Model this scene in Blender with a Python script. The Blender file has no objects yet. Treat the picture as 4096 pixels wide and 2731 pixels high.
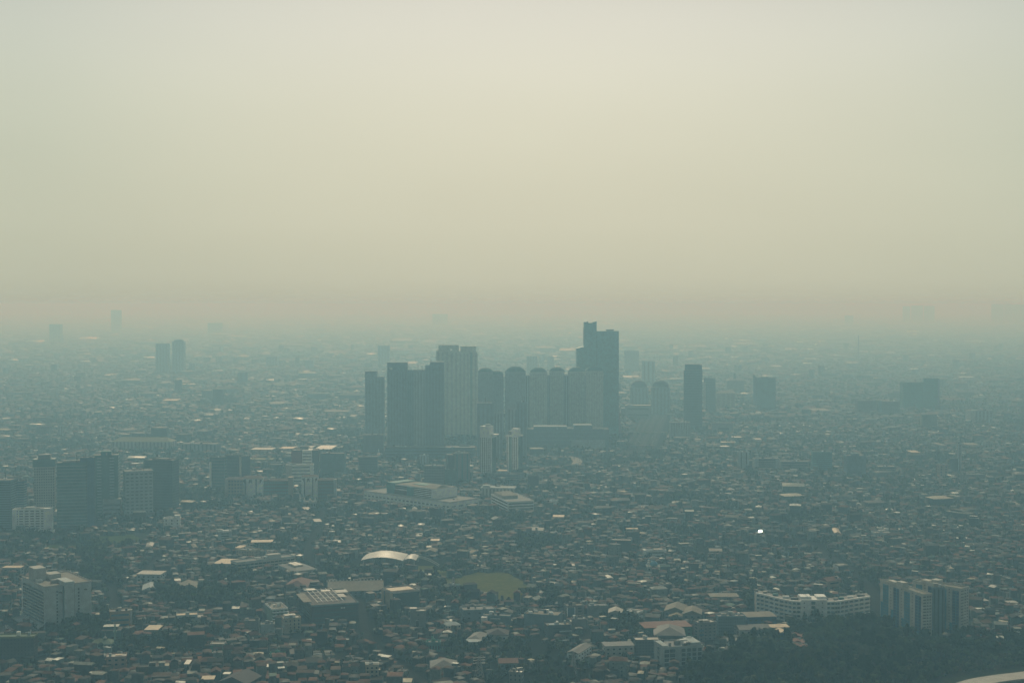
import bpy, math, random
import numpy as np
from mathutils import Vector, Matrix

# ------------------------------------------------------------------ camera, world, sun, exposure
SC = bpy.context.scene
F, CX, CY, HZ, H = 5627.0, 2048.0, 1365.5, 1215.0, 300.0     # focal length etc. in photo pixels; camera 300 m up
P = math.atan((CY - HZ) / F)
cam = bpy.data.objects.new('camera', bpy.data.cameras.new('camera'))
SC.collection.objects.link(cam)
cam.location = (0, 0, H)
cam.rotation_euler = (math.radians(90) - P, 0, 0)
cam.data.sensor_width = 36.0
cam.data.lens = F / 4096 * 36
cam.data.clip_start = 1.0
cam.data.clip_end = 200000.0
SC.camera = cam

SUN_EL, SUN_AZ = math.radians(38), math.radians(-4)          # azimuth measured from +Y towards +X
sdir = Vector((math.cos(SUN_EL) * math.sin(SUN_AZ), math.cos(SUN_EL) * math.cos(SUN_AZ), math.sin(SUN_EL)))
sl = bpy.data.lights.new('sun', 'SUN')
sl.energy = 2.0
sl.angle = math.radians(0.5)
sl.color = (0.98, 0.945, 0.70)
sun = bpy.data.objects.new('sun', sl)
SC.collection.objects.link(sun)
sun.rotation_euler = sdir.to_track_quat('Z', 'Y').to_euler()
sun.location = (0, 0, 500)

W = bpy.data.worlds.new('World')
SC.world = W
W.use_nodes = True
nt = W.node_tree
nt.nodes.clear()
N = nt.nodes.new
L = nt.links.new
def wmath(op, a, b=None, clamp=False):
    n = N('ShaderNodeMath'); n.operation = op; n.use_clamp = clamp
    for i, v in enumerate((a, b)):
        if v is None: continue
        if isinstance(v, (int, float)): n.inputs[i].default_value = v
        else: L(v, n.inputs[i])
    return n.outputs[0]
def wramp(fac, stops):
    r = N('ShaderNodeValToRGB'); r.color_ramp.interpolation = 'B_SPLINE' if len(stops) > 3 else 'LINEAR'
    e = r.color_ramp.elements
    while len(e) < len(stops): e.new(0.5)
    for i, (p, c) in enumerate(stops): e[i].position = p; e[i].color = (*c, 1)
    L(fac, r.inputs[0]); return r.outputs[0]
tc = N('ShaderNodeTexCoord')
sky = N('ShaderNodeTexSky'); sky.sky_type = 'NISHITA'; sky.sun_disc = False
sky.sun_elevation = SUN_EL; sky.sun_rotation = SUN_AZ
sky.air_density = 1.5; sky.dust_density = 8.0; sky.ozone_density = 1.0
sep = N('ShaderNodeSeparateXYZ'); L(tc.outputs['Generated'], sep.inputs[0])
el = wmath('ARCSINE', sep.outputs[2])
eln = wmath('MULTIPLY', wmath('MAXIMUM', el, 0.0), 1 / math.radians(90), True)
# smog layer: yellowish at the horizon, paler higher up, brightest round the sun's side of the sky
smog = wramp(eln, [(0.0, (0.515, 0.525, 0.405)), (0.012, (0.605, 0.605, 0.465)), (0.035, (0.65, 0.64, 0.49)), (0.09, (0.72, 0.712, 0.57)),
                   (0.135, (0.735, 0.73, 0.65)), (0.4, (0.35, 0.355, 0.33)), (1.0, (0.15, 0.17, 0.16))])
az = wmath('ARCTAN2', sep.outputs[0], sep.outputs[1])
caz = wmath('COSINE', wmath('SUBTRACT', az, math.radians(1.5)))
# cos(az): 1 ahead, 0.93 at the frame's edge, -1 behind
azr = wramp(wmath('MULTIPLY_ADD', caz, 0.5, True), [(0.0, (0.21, 0.26, 0.28)), (0.5, (0.29, 0.34, 0.36)), (0.97, (0.80, 0.86, 0.87)), (1.0, (1, 1, 1))])
azr.node.color_ramp.interpolation = 'LINEAR'
azr.node.inputs[0].links[0].from_node.inputs[2].default_value = 0.5
lo = wmath('SUBTRACT', 1.0, wmath('MULTIPLY', wmath('MAXIMUM', el, 0.0), 1 / math.radians(6.0), True))       # near the horizon the side falloff is weaker
mk = N('ShaderNodeMix'); mk.data_type = 'RGBA'; L(wmath('MULTIPLY', lo, 0.5), mk.inputs[0]); L(azr, mk.inputs[6]); mk.inputs[7].default_value = (1, 1, 1, 1); azr = mk.outputs[2]
mul = N('ShaderNodeMix'); mul.data_type = 'RGBA'; mul.blend_type = 'MULTIPLY'; mul.inputs[0].default_value = 1.0
L(smog, mul.inputs[6]); L(azr, mul.inputs[7])
# very soft uneven density in the smog
nz = N('ShaderNodeTexNoise'); nz.inputs['Scale'].default_value = 2.2; nz.inputs['Detail'].default_value = 3
mp = N('ShaderNodeMapping'); mp.inputs['Scale'].default_value = (1, 1, 3.0); L(tc.outputs['Generated'], mp.inputs[0]); L(mp.outputs[0], nz.inputs['Vector'])
nzv = wmath('MULTIPLY_ADD', nz.outputs[0], 0.15); nzv.node.inputs[2].default_value = 0.925
sc1 = N('ShaderNodeVectorMath'); sc1.operation = 'SCALE'; L(mul.outputs[2], sc1.inputs[0]); L(nzv, sc1.inputs['Scale'])
bg1 = N('ShaderNodeBackground'); L(sky.outputs[0], bg1.inputs[0]); bg1.inputs[1].default_value = 0.05
bg2 = N('ShaderNodeBackground'); L(sc1.outputs[0], bg2.inputs[0]); bg2.inputs[1].default_value = 1.0
mixs = N('ShaderNodeMixShader'); mixs.inputs[0].default_value = 0.93
L(bg1.outputs[0], mixs.inputs[1]); L(bg2.outputs[0], mixs.inputs[2])
wo = N('ShaderNodeOutputWorld'); L(mixs.outputs[0], wo.inputs[0])

SC.render.engine = 'CYCLES'
SC.view_settings.view_transform = 'Standard'
SC.view_settings.look = 'None'
SC.view_settings.exposure = 0.0
SC.view_settings.gamma = 1.0
cy = SC.cycles
cy.max_bounces = 5; cy.diffuse_bounces = 2; cy.glossy_bounces = 2; cy.transmission_bounces = 2; cy.transparent_max_bounces = 4
cy.volume_bounces = 1
cy.use_denoising = True
cy.caustics_reflective = False; cy.caustics_refractive = False
cy.sample_clamp_indirect = 4.0
SC.render.film_transparent = False

# ------------------------------------------------------------------ picture <-> ground
def ray(x, y):
    u, v = (x - CX) / F, -(y - CY) / F
    return u, math.cos(P) + v * math.sin(P), -math.sin(P) + v * math.cos(P)
def gnd(x, y, z=0.0):
    a, b, c = ray(x, y); t = (z - H) / c
    return a * t, b * t
def zrow(y, D):
    a, b, c = ray(CX, y); return H + D * c / b
def ofx(x, D):                                            # world x of a photo column at distance D
    return (x - CX) / F * D * math.cos(P) + (x - CX) / F * math.sin(P) * 100
def topx(X, Y, z=0.0):
    dy, dz = Y, z - H
    fw = dy * math.cos(P) - dz * math.sin(P); up = dy * math.sin(P) + dz * math.cos(P)
    return CX + F * X / fw, CY - F * up / fw

# ------------------------------------------------------------------ materials
MATS = {}
def mat(name, col, rough=0.8, metal=0.0, noise=0.25, scale=0.15, spec=0.3, bump=0.0):
    m = bpy.data.materials.new(name); m.use_nodes = True
    n = m.node_tree.nodes; l = m.node_tree.links
    b = n['Principled BSDF']
    b.inputs['Roughness'].default_value = rough; b.inputs['Metallic'].default_value = metal
    b.inputs['Specular IOR Level'].default_value = spec
    if noise:
        t = n.new('ShaderNodeTexCoord'); z = n.new('ShaderNodeTexNoise'); z.inputs['Scale'].default_value = scale
        z.inputs['Detail'].default_value = 6; z.inputs['Roughness'].default_value = 0.65
        r = n.new('ShaderNodeMapRange'); r.inputs[1].default_value = 0.3; r.inputs[2].default_value = 0.7
        r.inputs[3].default_value = 1 - noise; r.inputs[4].default_value = 1 + noise
        g = n.new('ShaderNodeVectorMath'); g.operation = 'SCALE'; g.inputs[0].default_value = col
        oi = n.new('ShaderNodeNewGeometry')
        l.new(oi.outputs['Position'], z.inputs['Vector']); l.new(z.outputs[0], r.inputs[0]); l.new(r.outputs[0], g.inputs['Scale'])
        l.new(g.outputs[0], b.inputs['Base Color'])
    else:
        b.inputs['Base Color'].default_value = (*col, 1)
    MATS[name] = m
    return m
for nm, c, r in [('white', (.82, .85, .84), .7), ('palewall', (.48, .54, .54), .8), ('slabgreen', (.04, .17, .15), .6), ('slabbeige', (.52, .51, .46), .8), ('slabblue', (.06, .24, .36), .7), ('offwhite', (.45, .45, .42), .8), ('cream', (.44, .38, .28), .8), ('beige', (.42, .41, .36), .8),
                 ('tan', (.33, .25, .17), .8), ('grey', (.20, .21, .21), .8), ('lightgrey', (.36, .42, .43), .8), ('darkgrey', (.07, .075, .08), .7),
                 ('concrete', (.26, .255, .24), .9), ('palegreen', (.25, .38, .32), .8), ('green', (.06, .22, .15), .8), ('teal', (.08, .24, .24), .7),
                 ('bluegrey', (.14, .21, .25), .7), ('towergrey', (.36, .42, .44), .8), ('towerdark', (.26, .34, .38), .7), ('towerpale', (.62, .68, .60), .8), ('towerteal', (.24, .42, .44), .5), ('towerwin', (.19, .25, .28), .5), ('towerwinpale', (.40, .47, .45), .5), ('blue', (.045, .15, .22), .7), ('brown', (.10, .06, .045), .8), ('red', (.20, .07, .06), .8),  # tower tones lifted: part of the haze is put into their colour
                 ('roofpale', (.36, .35, .31), .6), ('roofbright', (.72, .69, .60), .35), ('roofwarm', (.50, .40, .27), .6), ('roofgrey', (.17, .17, .165), .7),
                 ('rooftan', (.19, .175, .14), .8), ('roofred', (.17, .075, .055), .8), ('roofdark', (.04, .035, .04), .75), ('roofgreen', (.10, .15, .09), .8),
                 ('olive', (.16, .17, .08), .8), ('black', (.025, .03, .032), .6), ('trunk', (.06, .045, .03), .9), ('steel', (.35, .35, .36), .5),
                 ('domeblue', (.05, .25, .40), .5), ('domegreen', (.05, .25, .17), .5), ('domewhite', (.6, .6, .57), .5), ('tentwhite', (.62, .62, .58), .5),
                 ('copper', (.10, .20, .19), .7), ('pink', (.36, .24, .20), .8), ('bluepaint', (.02, .08, .20), .6), ('tankorange', (.4, .14, .04), .6)]:
    mat(nm, c, r)
mat('window', (.05, .07, .08), .25, 0, .2, .3, .5)
mat('glassteal', (.11, .21, .22), .22, 0, .3, .08, .5)
mat('glassblue', (.09, .18, .26), .22, 0, .3, .08, .5)
mat('glassgreen', (.10, .21, .20), .22, 0, .3, .08, .5)
mat('glassdark', (.07, .12, .13), .25, 0, .3, .08, .5)
mat('mirrorroof', (.95, .84, .66), .12, 1.0, 0)
mat('carwhite', (.75, .75, .75), .15, .3, 0, 1, .6)
mat('carsilver', (.4, .41, .42), .15, .6, 0, 1, .6)
mat('cardark', (.03, .03, .035), .15, 0, 0, 1, .6)
mat('carred', (.3, .03, .02), .2, 0, 0, 1, .6)
mat('signwhite', (.75, .75, .72), .5, 0, 0)

def attr_mat(name, leaf=False):
    m = bpy.data.materials.new(name); m.use_nodes = True
    n = m.node_tree.nodes; l = m.node_tree.links; b = n['Principled BSDF']
    a = n.new('ShaderNodeAttribute'); a.attribute_name = 'tint'
    g = n.new('ShaderNodeNewGeometry')
    z = n.new('ShaderNodeTexNoise'); z.inputs['Scale'].default_value = 0.35; z.inputs['Detail'].default_value = 7; z.inputs['Roughness'].default_value = .7
    l.new(g.outputs['Position'], z.inputs['Vector'])
    r = n.new('ShaderNodeMapRange'); r.inputs[1].default_value = .3; r.inputs[2].default_value = .7; r.inputs[3].default_value = .6; r.inputs[4].default_value = 1.35
    l.new(z.outputs[0], r.inputs[0])
    s = n.new('ShaderNodeVectorMath'); s.operation = 'SCALE'
    l.new(a.outputs['Color'], s.inputs[0]); l.new(r.outputs[0], s.inputs['Scale']); l.new(s.outputs[0], b.inputs['Base Color'])
    l.new(a.outputs['Alpha'], b.inputs['Roughness'])
    b.inputs['Specular IOR Level'].default_value = .12
    MATS[name] = m
attr_mat('house')
def leaf_mat(name, c1, c2):
    m = bpy.data.materials.new(name); m.use_nodes = True
    n = m.node_tree.nodes; l = m.node_tree.links; b = n['Principled BSDF']
    g = n.new('ShaderNodeNewGeometry')
    z = n.new('ShaderNodeTexNoise'); z.inputs['Scale'].default_value = 0.12; z.inputs['Detail'].default_value = 8; z.inputs['Roughness'].default_value = .75
    l.new(g.outputs['Position'], z.inputs['Vector'])
    r = n.new('ShaderNodeValToRGB'); e = r.color_ramp.elements
    e[0].position = .35; e[0].color = (*c1, 1); e[1].position = .68; e[1].color = (*c2, 1)
    l.new(z.outputs[0], r.inputs[0]); l.new(r.outputs[0], b.inputs['Base Color'])
    b.inputs['Roughness'].default_value = .9; b.inputs['Specular IOR Level'].default_value = 0
    MATS[name] = m
leaf_mat('leafdark', (.022, .035, .016), (.05, .07, .03))
leaf_mat('leafmid', (.035, .055, .02), (.09, .115, .04))
leaf_mat('leafolive', (.045, .05, .02), (.09, .095, .04))
leaf_mat('grass', (.07, .085, .022), (.16, .15, .05)); leaf_mat('meadowgrass', (.03, .055, .015), (.085, .105, .03))
leaf_mat('earth', (.012, .014, .009), (.055, .042, .03))
leaf_mat('groundcol', (.010, .014, .011), (.028, .032, .027))
leaf_mat('forestfloor', (.02, .028, .018), (.045, .05, .03))
leaf_mat('asphalt', (.026, .029, .029), (.044, .047, .046))
leaf_mat('roadpale', (.04, .042, .038), (.085, .08, .07))

# ------------------------------------------------------------------ mesh helpers
COL = SC.collection
class MB:
    def __init__(s): s.v = []; s.f = []
    def box(s, x0, x1, y0, y1, z0, z1, M=None):
        i = len(s.v)
        pts = [(x, y, z) for z in (z0, z1) for y in (y0, y1) for x in (x0, x1)]
        if M is not None: pts = [tuple(M @ Vector(p)) for p in pts]
        s.v += pts
        s.f += [tuple(i + k for k in q) for q in ((0, 2, 3, 1), (4, 5, 7, 6), (0, 1, 5, 4), (1, 3, 7, 5), (3, 2, 6, 7), (2, 0, 4, 6))]
        return s
    def bar(s, a, b, r):
        a = Vector(a); b = Vector(b); d = (b - a)
        if d.length < 1e-6: return s
        q = d.to_track_quat('Z', 'Y'); M = Matrix.Translation(a) @ q.to_matrix().to_4x4()
        return s.box(-r, r, -r, r, 0, d.length, M)
    def lathe(s, prof, n=16, cx=0, cy=0, sx=1, sy=1):
        i = len(s.v); m = len(prof)
        for r, z in prof:
            for k in range(n):
                a = 2 * math.pi * k / n; s.v.append((cx + sx * r * math.cos(a), cy + sy * r * math.sin(a), z))
        for j in range(m - 1):
            for k in range(n):
                s.f.append((i + j * n + k, i + j * n + (k + 1) % n, i + (j + 1) * n + (k + 1) % n, i + (j + 1) * n + k))
        s.f.append(tuple(i + k for k in range(n))[::-1]); s.f.append(tuple(i + (m - 1) * n + k for k in range(n)))
        return s
    def poly(s, pts, z0, z1):
        """closed prism over a plan polygon (counter-clockwise)"""
        i = len(s.v); n = len(pts)
        s.v += [(p[0], p[1], z0) for p in pts] + [(p[0], p[1], z1) for p in pts]
        for k in range(n): s.f.append((i + k, i + (k + 1) % n, i + n + (k + 1) % n, i + n + k))
        s.f.append(tuple(i + n + k for k in range(n))); s.f.append(tuple(i + k for k in range(n))[::-1])
        return s
    def hull(s, pts, faces):
        i = len(s.v); s.v += pts; s.f += [tuple(i + k for k in f) for f in faces]; return s
    def hip(s, x0, x1, y0, y1, z, rise, inset, ov=0.5, t=0.25):
        """pitched roof, ridge along x; inset 0 = gable, else hip"""
        x0 -= ov; x1 += ov; y0 -= ov; y1 += ov; yc = (y0 + y1) / 2
        p = [(x0, y0, z - t), (x1, y0, z - t), (x1, y1, z - t), (x0, y1, z - t), (x0, y0, z), (x1, y0, z), (x1, y1, z), (x0, y1, z),
             (x0 + inset, yc, z + rise), (x1 - inset, yc, z + rise)]
        return s.hull(p, [(3, 2, 1, 0), (0, 1, 5, 4), (1, 2, 6, 5), (2, 3, 7, 6), (3, 0, 4, 7), (4, 5, 9, 8), (6, 7, 8, 9), (5, 6, 9), (7, 4, 8)])
    def build(s, name, m, parent=None, smooth=False):
        me = bpy.data.meshes.new(name); me.from_pydata(s.v, [], s.f); me.update()
        me.materials.append(MATS[m] if isinstance(m, str) else m)
        if smooth: me.polygons.foreach_set('use_smooth', [True] * len(me.polygons))
        o = bpy.data.objects.new(name, me); COL.objects.link(o)
        if parent is not None: o.parent = parent
        return o

LAND = []          # landmarks that labels refer to: (phrase, px, py)
FOOT = []          # footprints where no house or tree may stand: (x, y, yaw, half w, half d)
USED = {}
def thing(name, label, cat, x, y, yaw=0.0, group=None, short=None, z=0.0):
    o = bpy.data.objects.new(name, None); COL.objects.link(o)
    o.empty_display_size = 1.0
    o.location = (x, y, z); o.rotation_euler = (0, 0, yaw)
    o['label'] = label; o['category'] = cat
    if group: o['group'] = group
    if short: LAND.append((short,) + topx(x, y, 0))
    return o
def struct(o, kind='structure'):
    o['kind'] = kind; return o

def corner(xl, yl, xf, yf, xr):
    """left, front corner base pixels and right column -> centre, yaw, w, d"""
    A = Vector(gnd(xl, yl)); Fp = Vector(gnd(xf, yf)); v = A - Fp; d = v.length
    yaw = math.atan2(-v.x, v.y); c, s = math.cos(yaw), math.sin(yaw)
    k = (xr - CX) / F
    w = (k * Fp.y - Fp.x) / (c - k * s)
    cx = Fp.x + w / 2 * c - d / 2 * s; cy_ = Fp.y + w / 2 * s + d / 2 * c
    return cx, cy_, yaw, w, d, Fp.y
def BF(name, label, cat, A, Bp, dep, yt, wall='grey', win=None, wm='window', roof='flat', rm='concrete', pm=None, extra=(), clutter=3, group=None, short=None):
    a = Vector(gnd(*A)); b = Vector(gnd(*Bp)); v = b - a; w = v.length; yw = math.atan2(v.y, v.x); m = (a + b) / 2 + Vector((-math.sin(yw), math.cos(yw))) * dep / 2
    h = zrow(yt, a.y); root = thing(name, label, cat, m.x, m.y, yw, group, short)
    body(root, w, dep, h, wall, win, wm, roof, rm, pm or wall, extra, clutter)
    FOOT.append((m.x, m.y, yw, w / 2 + 3, dep / 2 + 8)); return root, w, dep, h
def place(x0, x1, yb, r, yaw):
    D = gnd(0, yb)[1]; Wm = (x1 - x0) / F * D
    w = Wm / (math.cos(yaw) + r * abs(math.sin(yaw))); d = r * w
    yc = D + (w * abs(math.sin(yaw)) + d * math.cos(yaw)) / 2
    return ((x0 + x1) / 2 - CX) / F * (D + 0.0) * (1 + 0.5 * (yc - D) / D), yc, w, d, D

def windows(root, w, d, z0, z1, win, wm='window', name='window_row'):
    """win = (mode, storeys, columns front, columns side, width share, height share)"""
    mode, n, cf, cs, wf, hf = win
    e = 0.15; sh = (z1 - z0) / n; win_cells = []; back = MB(); side = -1 if root.rotation_euler.z > 0 or (root.rotation_euler.z == 0 and root.location.x > 0) else 1
    if mode == 'strip':
        for j in range(cf):
            b = MB(); x = -w / 2 + (j + .5) * w / cf; hw = w / cf * wf / 2
            b.box(x - hw, x + hw, -d / 2 - e, -d / 2 + .05, z0, z1); b.box(x - hw, x + hw, d / 2 - .05, d / 2 + e, z0, z1)
            b.build('window_strip', wm, root)
        for j in range(cs):
            b = MB(); y = -d / 2 + (j + .5) * d / cs; hw = d / cs * wf / 2
            b.box(-w / 2 - e, -w / 2 + .05, y - hw, y + hw, z0, z1); b.box(w / 2 - .05, w / 2 + e, y - hw, y + hw, z0, z1)
            b.build('window_strip', wm, root)
        return
    for i in range(n):
        a = z0 + (i + .5 - hf / 2) * sh; c = z0 + (i + .5 + hf / 2) * sh; b = MB()
        if mode == 'band':
            m = .04 * min(w, d); k = wf
            b.box(-w / 2 * k, w / 2 * k, -d / 2 - e, -d / 2 + .05, a, c); b.box(-w / 2 * k, w / 2 * k, d / 2 - .05, d / 2 + e, a, c)
            if cs >= 0:
                b.box(-w / 2 - e, -w / 2 + .05, -d / 2 * k, d / 2 * k, a, c); b.box(w / 2 - .05, w / 2 + e, -d / 2 * k, d / 2 * k, a, c)
        else:
            for j in range(cf):
                x = -w / 2 + (j + .5) * w / cf; hw = w / cf * wf / 2
                win_cells.append((x - hw, x + hw, -d / 2 - e, -d / 2 + .05, a, c)); back.box(x - hw, x + hw, d / 2 - .05, d / 2 + e, a, c)
            for j in range(max(cs, 0)):
                y = -d / 2 + (j + .5) * d / cs; hw = d / cs * wf / 2
                (win_cells if side < 0 else []).append((-w / 2 - e, -w / 2 + .05, y - hw, y + hw, a, c)); (win_cells if side >= 0 else []).append((w / 2 - .05, w / 2 + e, y - hw, y + hw, a, c))
                if side >= 0: back.box(-w / 2 - e, -w / 2 + .05, y - hw, y + hw, a, c)
                else: back.box(w / 2 - .05, w / 2 + e, y - hw, y + hw, a, c)
        if b.v: b.build(name, wm, root)
    for q in win_cells[::-1][:99]: MB().box(*q).build('window', wm, root)        # each window of the seen faces, up to 99
    for q in win_cells[::-1][99:]: back.box(*q)
    if back.v: struct(back.build('window', wm, root), 'stuff')

def flat_roof(root, w, d, h, rm, pm, ph=1.1, x=0, y=0):
    b = MB(); t = .35; o = .25
    X0, X1, Y0, Y1 = x - w / 2 - o, x + w / 2 + o, y - d / 2 - o, y + d / 2 + o
    b.box(X0, X1, Y0, Y0 + t, h - .4, h + ph); b.box(X0, X1, Y1 - t, Y1, h - .4, h + ph)
    b.box(X0, X0 + t, Y0 + t, Y1 - t, h - .4, h + ph); b.box(X1 - t, X1, Y0 + t, Y1 - t, h - .4, h + ph)
    b.build('parapet', pm, root)
    MB().box(X0 + t, X1 - t, Y0 + t, Y1 - t, h - .2, h + .15).build('roof', rm, root)

RND = random.Random(5)
def body(root, w, d, h, wall, win, wm, roof, rm, pm, extra, clutter):
    MB().box(-w / 2, w / 2, -d / 2, d / 2, 0, h).build('wall', wall, root)
    if win: windows(root, w, d, h * .04 if win[1] > 6 else 0, h * .985, win, wm)
    if roof == 'flat': flat_roof(root, w, d, h, rm, pm)
    elif roof in ('gable', 'hip'):
        b = MB(); rise = .22 * min(w, d)
        if w >= d: b.hip(-w / 2, w / 2, -d / 2, d / 2, h + .05, rise, 0 if roof == 'gable' else d * .4)
        else:
            b.hip(-d / 2, d / 2, -w / 2, w / 2, h + .05, rise, 0 if roof == 'gable' else w * .4); b.v = [(-p[1], p[0], p[2]) for p in b.v]
        b.build('roof', rm, root)
    elif roof == 'plain': MB().box(-w / 2 - .3, w / 2 + .3, -d / 2 - .3, d / 2 + .3, h - .1, h + .35).build('roof', rm, root)
    for (nm, a0, a1, b0, b1, c0, c1, mm) in extra:
        e = .2 if c1 <= 1 else 0
        MB().box((a0 - .5) * w - (e if a0 <= 0 else 0), (a1 - .5) * w + (e if a1 >= 1 else 0), (b0 - .5) * d - (e if b0 <= 0 else 0), (b1 - .5) * d + (e if b1 >= 1 else 0),
                 c0 * h + (.2 if c0 == 1 else 0), c1 * h).build(nm, mm, root)
    if clutter and h > 60:                               # thin rooftop masts
        for k in range(RND.randint(1, 2)):
            x = RND.uniform(-.3, .3) * w; y = RND.uniform(-.3, .3) * d; MB().bar((x, y, h), (x, y, h + RND.uniform(6, 13)), .3).build('antenna', 'darkgrey', root)
    for k in range(clutter):
        sx = RND.uniform(1.2, .12 * w + 1.5); sy = RND.uniform(1.2, .1 * d + 1.5); x = RND.uniform(-.38, .38) * w; y = RND.uniform(-.36, .36) * d
        MB().box(x - sx / 2, x + sx / 2, y - sy / 2, y + sy / 2, h + .2, h + RND.uniform(1.6, 3.4)).build('roof_unit', RND.choice(['lightgrey', 'grey', 'offwhite', 'white', 'darkgrey']), root)

def B(name, label, cat, x0, x1, yb, yt, r=.6, yaw=0, wall='grey', win=None, wm='window', roof='flat', rm='concrete', pm=None, extra=(), clutter=3, group=None, short=None, foot=True):
    yw = math.radians(yaw)
    X, Y, w, d, D = place(x0, x1, yb, r, yw)
    h = max(2.5, zrow(yt, D + .3 * (Y - D)))
    root = thing(name, label, cat, X, Y, yw, group, short)
    body(root, w, d, h, wall, win, wm, roof, rm, pm or wall, extra, clutter)
    if foot: FOOT.append((X, Y, yw, w / 2 + 3, d / 2 + 3))
    return root, w, d, h
def BC(name, label, cat, cn, yt, wall='grey', win=None, wm='window', roof='flat', rm='concrete', pm=None, extra=(), clutter=3, group=None, short=None):
    X, Y, yw, w, d, D = corner(*cn); h = zrow(yt, D)
    root = thing(name, label, cat, X, Y, yw, group, short)
    body(root, w, d, h, wall, win, wm, roof, rm, pm or wall, extra, clutter)
    FOOT.append((X, Y, yw, w / 2 + 3, d / 2 + 3))
    return root, w, d, h

# ------------------------------------------------------------------ setting
def sheet(name, pts, z, m):
    b = MB(); b.v = [(p[0], p[1], z) for p in pts]; b.f = [tuple(range(len(pts)))]
    o = b.build(name, m); struct(o); return o
def ribbon(name, pts, wid, z, m):
    """flat strip along ground points"""
    b = MB(); n = len(pts)
    for i in range(n):
        a = Vector(pts[max(0, i - 1)]); c = Vector(pts[min(n - 1, i + 1)]); t = (c - a).normalized(); q = Vector((-t.y, t.x))
        w = wid[i] if isinstance(wid, (list, tuple)) else wid
        for s in (-1, 1):
            p = Vector(pts[i]) + q * w / 2 * s; b.v.append((p.x, p.y, z))
    for i in range(n - 1): b.f.append((2 * i + 1, 2 * i, 2 * i + 2, 2 * i + 3))
    o = b.build(name, m); struct(o); return o
def smooth_path(pts, n=8):
    out = []
    for i in range(len(pts) - 1):
        p0 = Vector(pts[max(0, i - 1)]); p1 = Vector(pts[i]); p2 = Vector(pts[i + 1]); p3 = Vector(pts[min(len(pts) - 1, i + 2)])
        for k in range(n):
            t = k / n
            out.append(tuple(.5 * ((2 * p1) + (p2 - p0) * t + (2 * p0 - 5 * p1 + 4 * p2 - p3) * t * t + (3 * p1 - p0 - 3 * p2 + p3) * t ** 3)))
    out.append(tuple(pts[-1])); return out
sheet('ground', [(-42000, -3000), (42000, -3000), (42000, 45000), (-42000, 45000)], 0.0, 'groundcol')
EXCL = []      # polygons in photo pixels where no house stands
def field(name, px, m, z=.02, excl=True):
    o = sheet(name, [gnd(*p) for p in px][::-1], z, m)
    if excl: EXCL.append(px)
    return o
field('sports_field', [(1752, 2311), (1822, 2309), (2128, 2378), (2126, 2406), (2022, 2412), (1825, 2376)], 'grass')
field('rough_field', [(1905, 2288), (2025, 2288), (2175, 2368), (2140, 2382), (1824, 2312)], 'grass', .015)
field('overgrown_field', [(1560, 2262), (1740, 2262), (1820, 2300), (1756, 2309), (1700, 2305)], 'grass', .01)
field('meadow', [(392, 2170), (500, 2176), (585, 2162), (612, 2142), (560, 2131), (470, 2142), (400, 2144), (352, 2157)], 'meadowgrass')
field('lawn', [(200, 2178), (430, 2182), (420, 2203), (170, 2200)], 'meadowgrass')
field('car_park', [(-20, 2500), (60, 2490), (95, 2535), (75, 2545), (-20, 2545)], 'asphalt')
field('forest_floor', [(2860, 2731 + 60), (2720, 2690), (2860, 2640), (2990, 2575), (3090, 2555), (3200, 2508), (3500, 2497), (3560, 2600), (4200, 2590), (4200, 2700), (3700, 2790)], 'forestfloor', .01)
field('bare_earth', [(3600, 2650), (3760, 2640), (4120, 2600), (4120, 2660), (3850, 2700), (3600, 2740)], 'earth', .03, False)

hw_px = [(2640, 1600), (2622, 1660), (2605, 1690), (2585, 1735), (2568, 1770), (2556, 1790), (2520, 1812), (2460, 1832), (2400, 1842), (2330, 1856), (2200, 1868), (2080, 1888)]
hw = smooth_path([gnd(*p) for p in hw_px], 5)
n_h = len(hw)
hww = [66 if i < 26 else max(24, 66 - (i - 26) * 5) for i in range(n_h)]
ribbon('highway', hw, hww, .05, 'roadpale')
def shifted(path, q):
    out = []
    for i in range(len(path)):
        a = Vector(path[max(0, i - 1)]); c = Vector(path[min(len(path) - 1, i + 1)]); t = (c - a).normalized(); out.append((path[i][0] - t.y * q, path[i][1] + t.x * q))
    return out
for q_ in (-20, -6, 13): ribbon('median', shifted(hw[:27], q_), 5, .09, 'forestfloor')
for q_ in (-28, -13, 3, 23): ribbon('lane_marking', shifted(hw[:27], q_), .35, .08, 'grey')
EXCL.append([(2655, 1600), (2690, 1700), (2650, 1800), (2560, 1835), (2400, 1850), (2395, 1830), (2490, 1806), (2500, 1790), (2540, 1700), (2600, 1600)])
rd2_px = [(2250, 1823), (2285, 1828), (2306, 1838), (2309, 1850), (2290, 1860), (2220, 1866), (2150, 1878), (2080, 1890)]
rd2 = smooth_path([gnd(*p) for p in rd2_px], 5)
ribbon('road', rd2, 18, .06, 'rooftan')
rd3 = smooth_path([gnd(*p) for p in [(500, 2115), (560, 2140), (610, 2170), (660, 2215)]], 5)
ribbon('road', rd3, 12, .05, 'asphalt')

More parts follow.
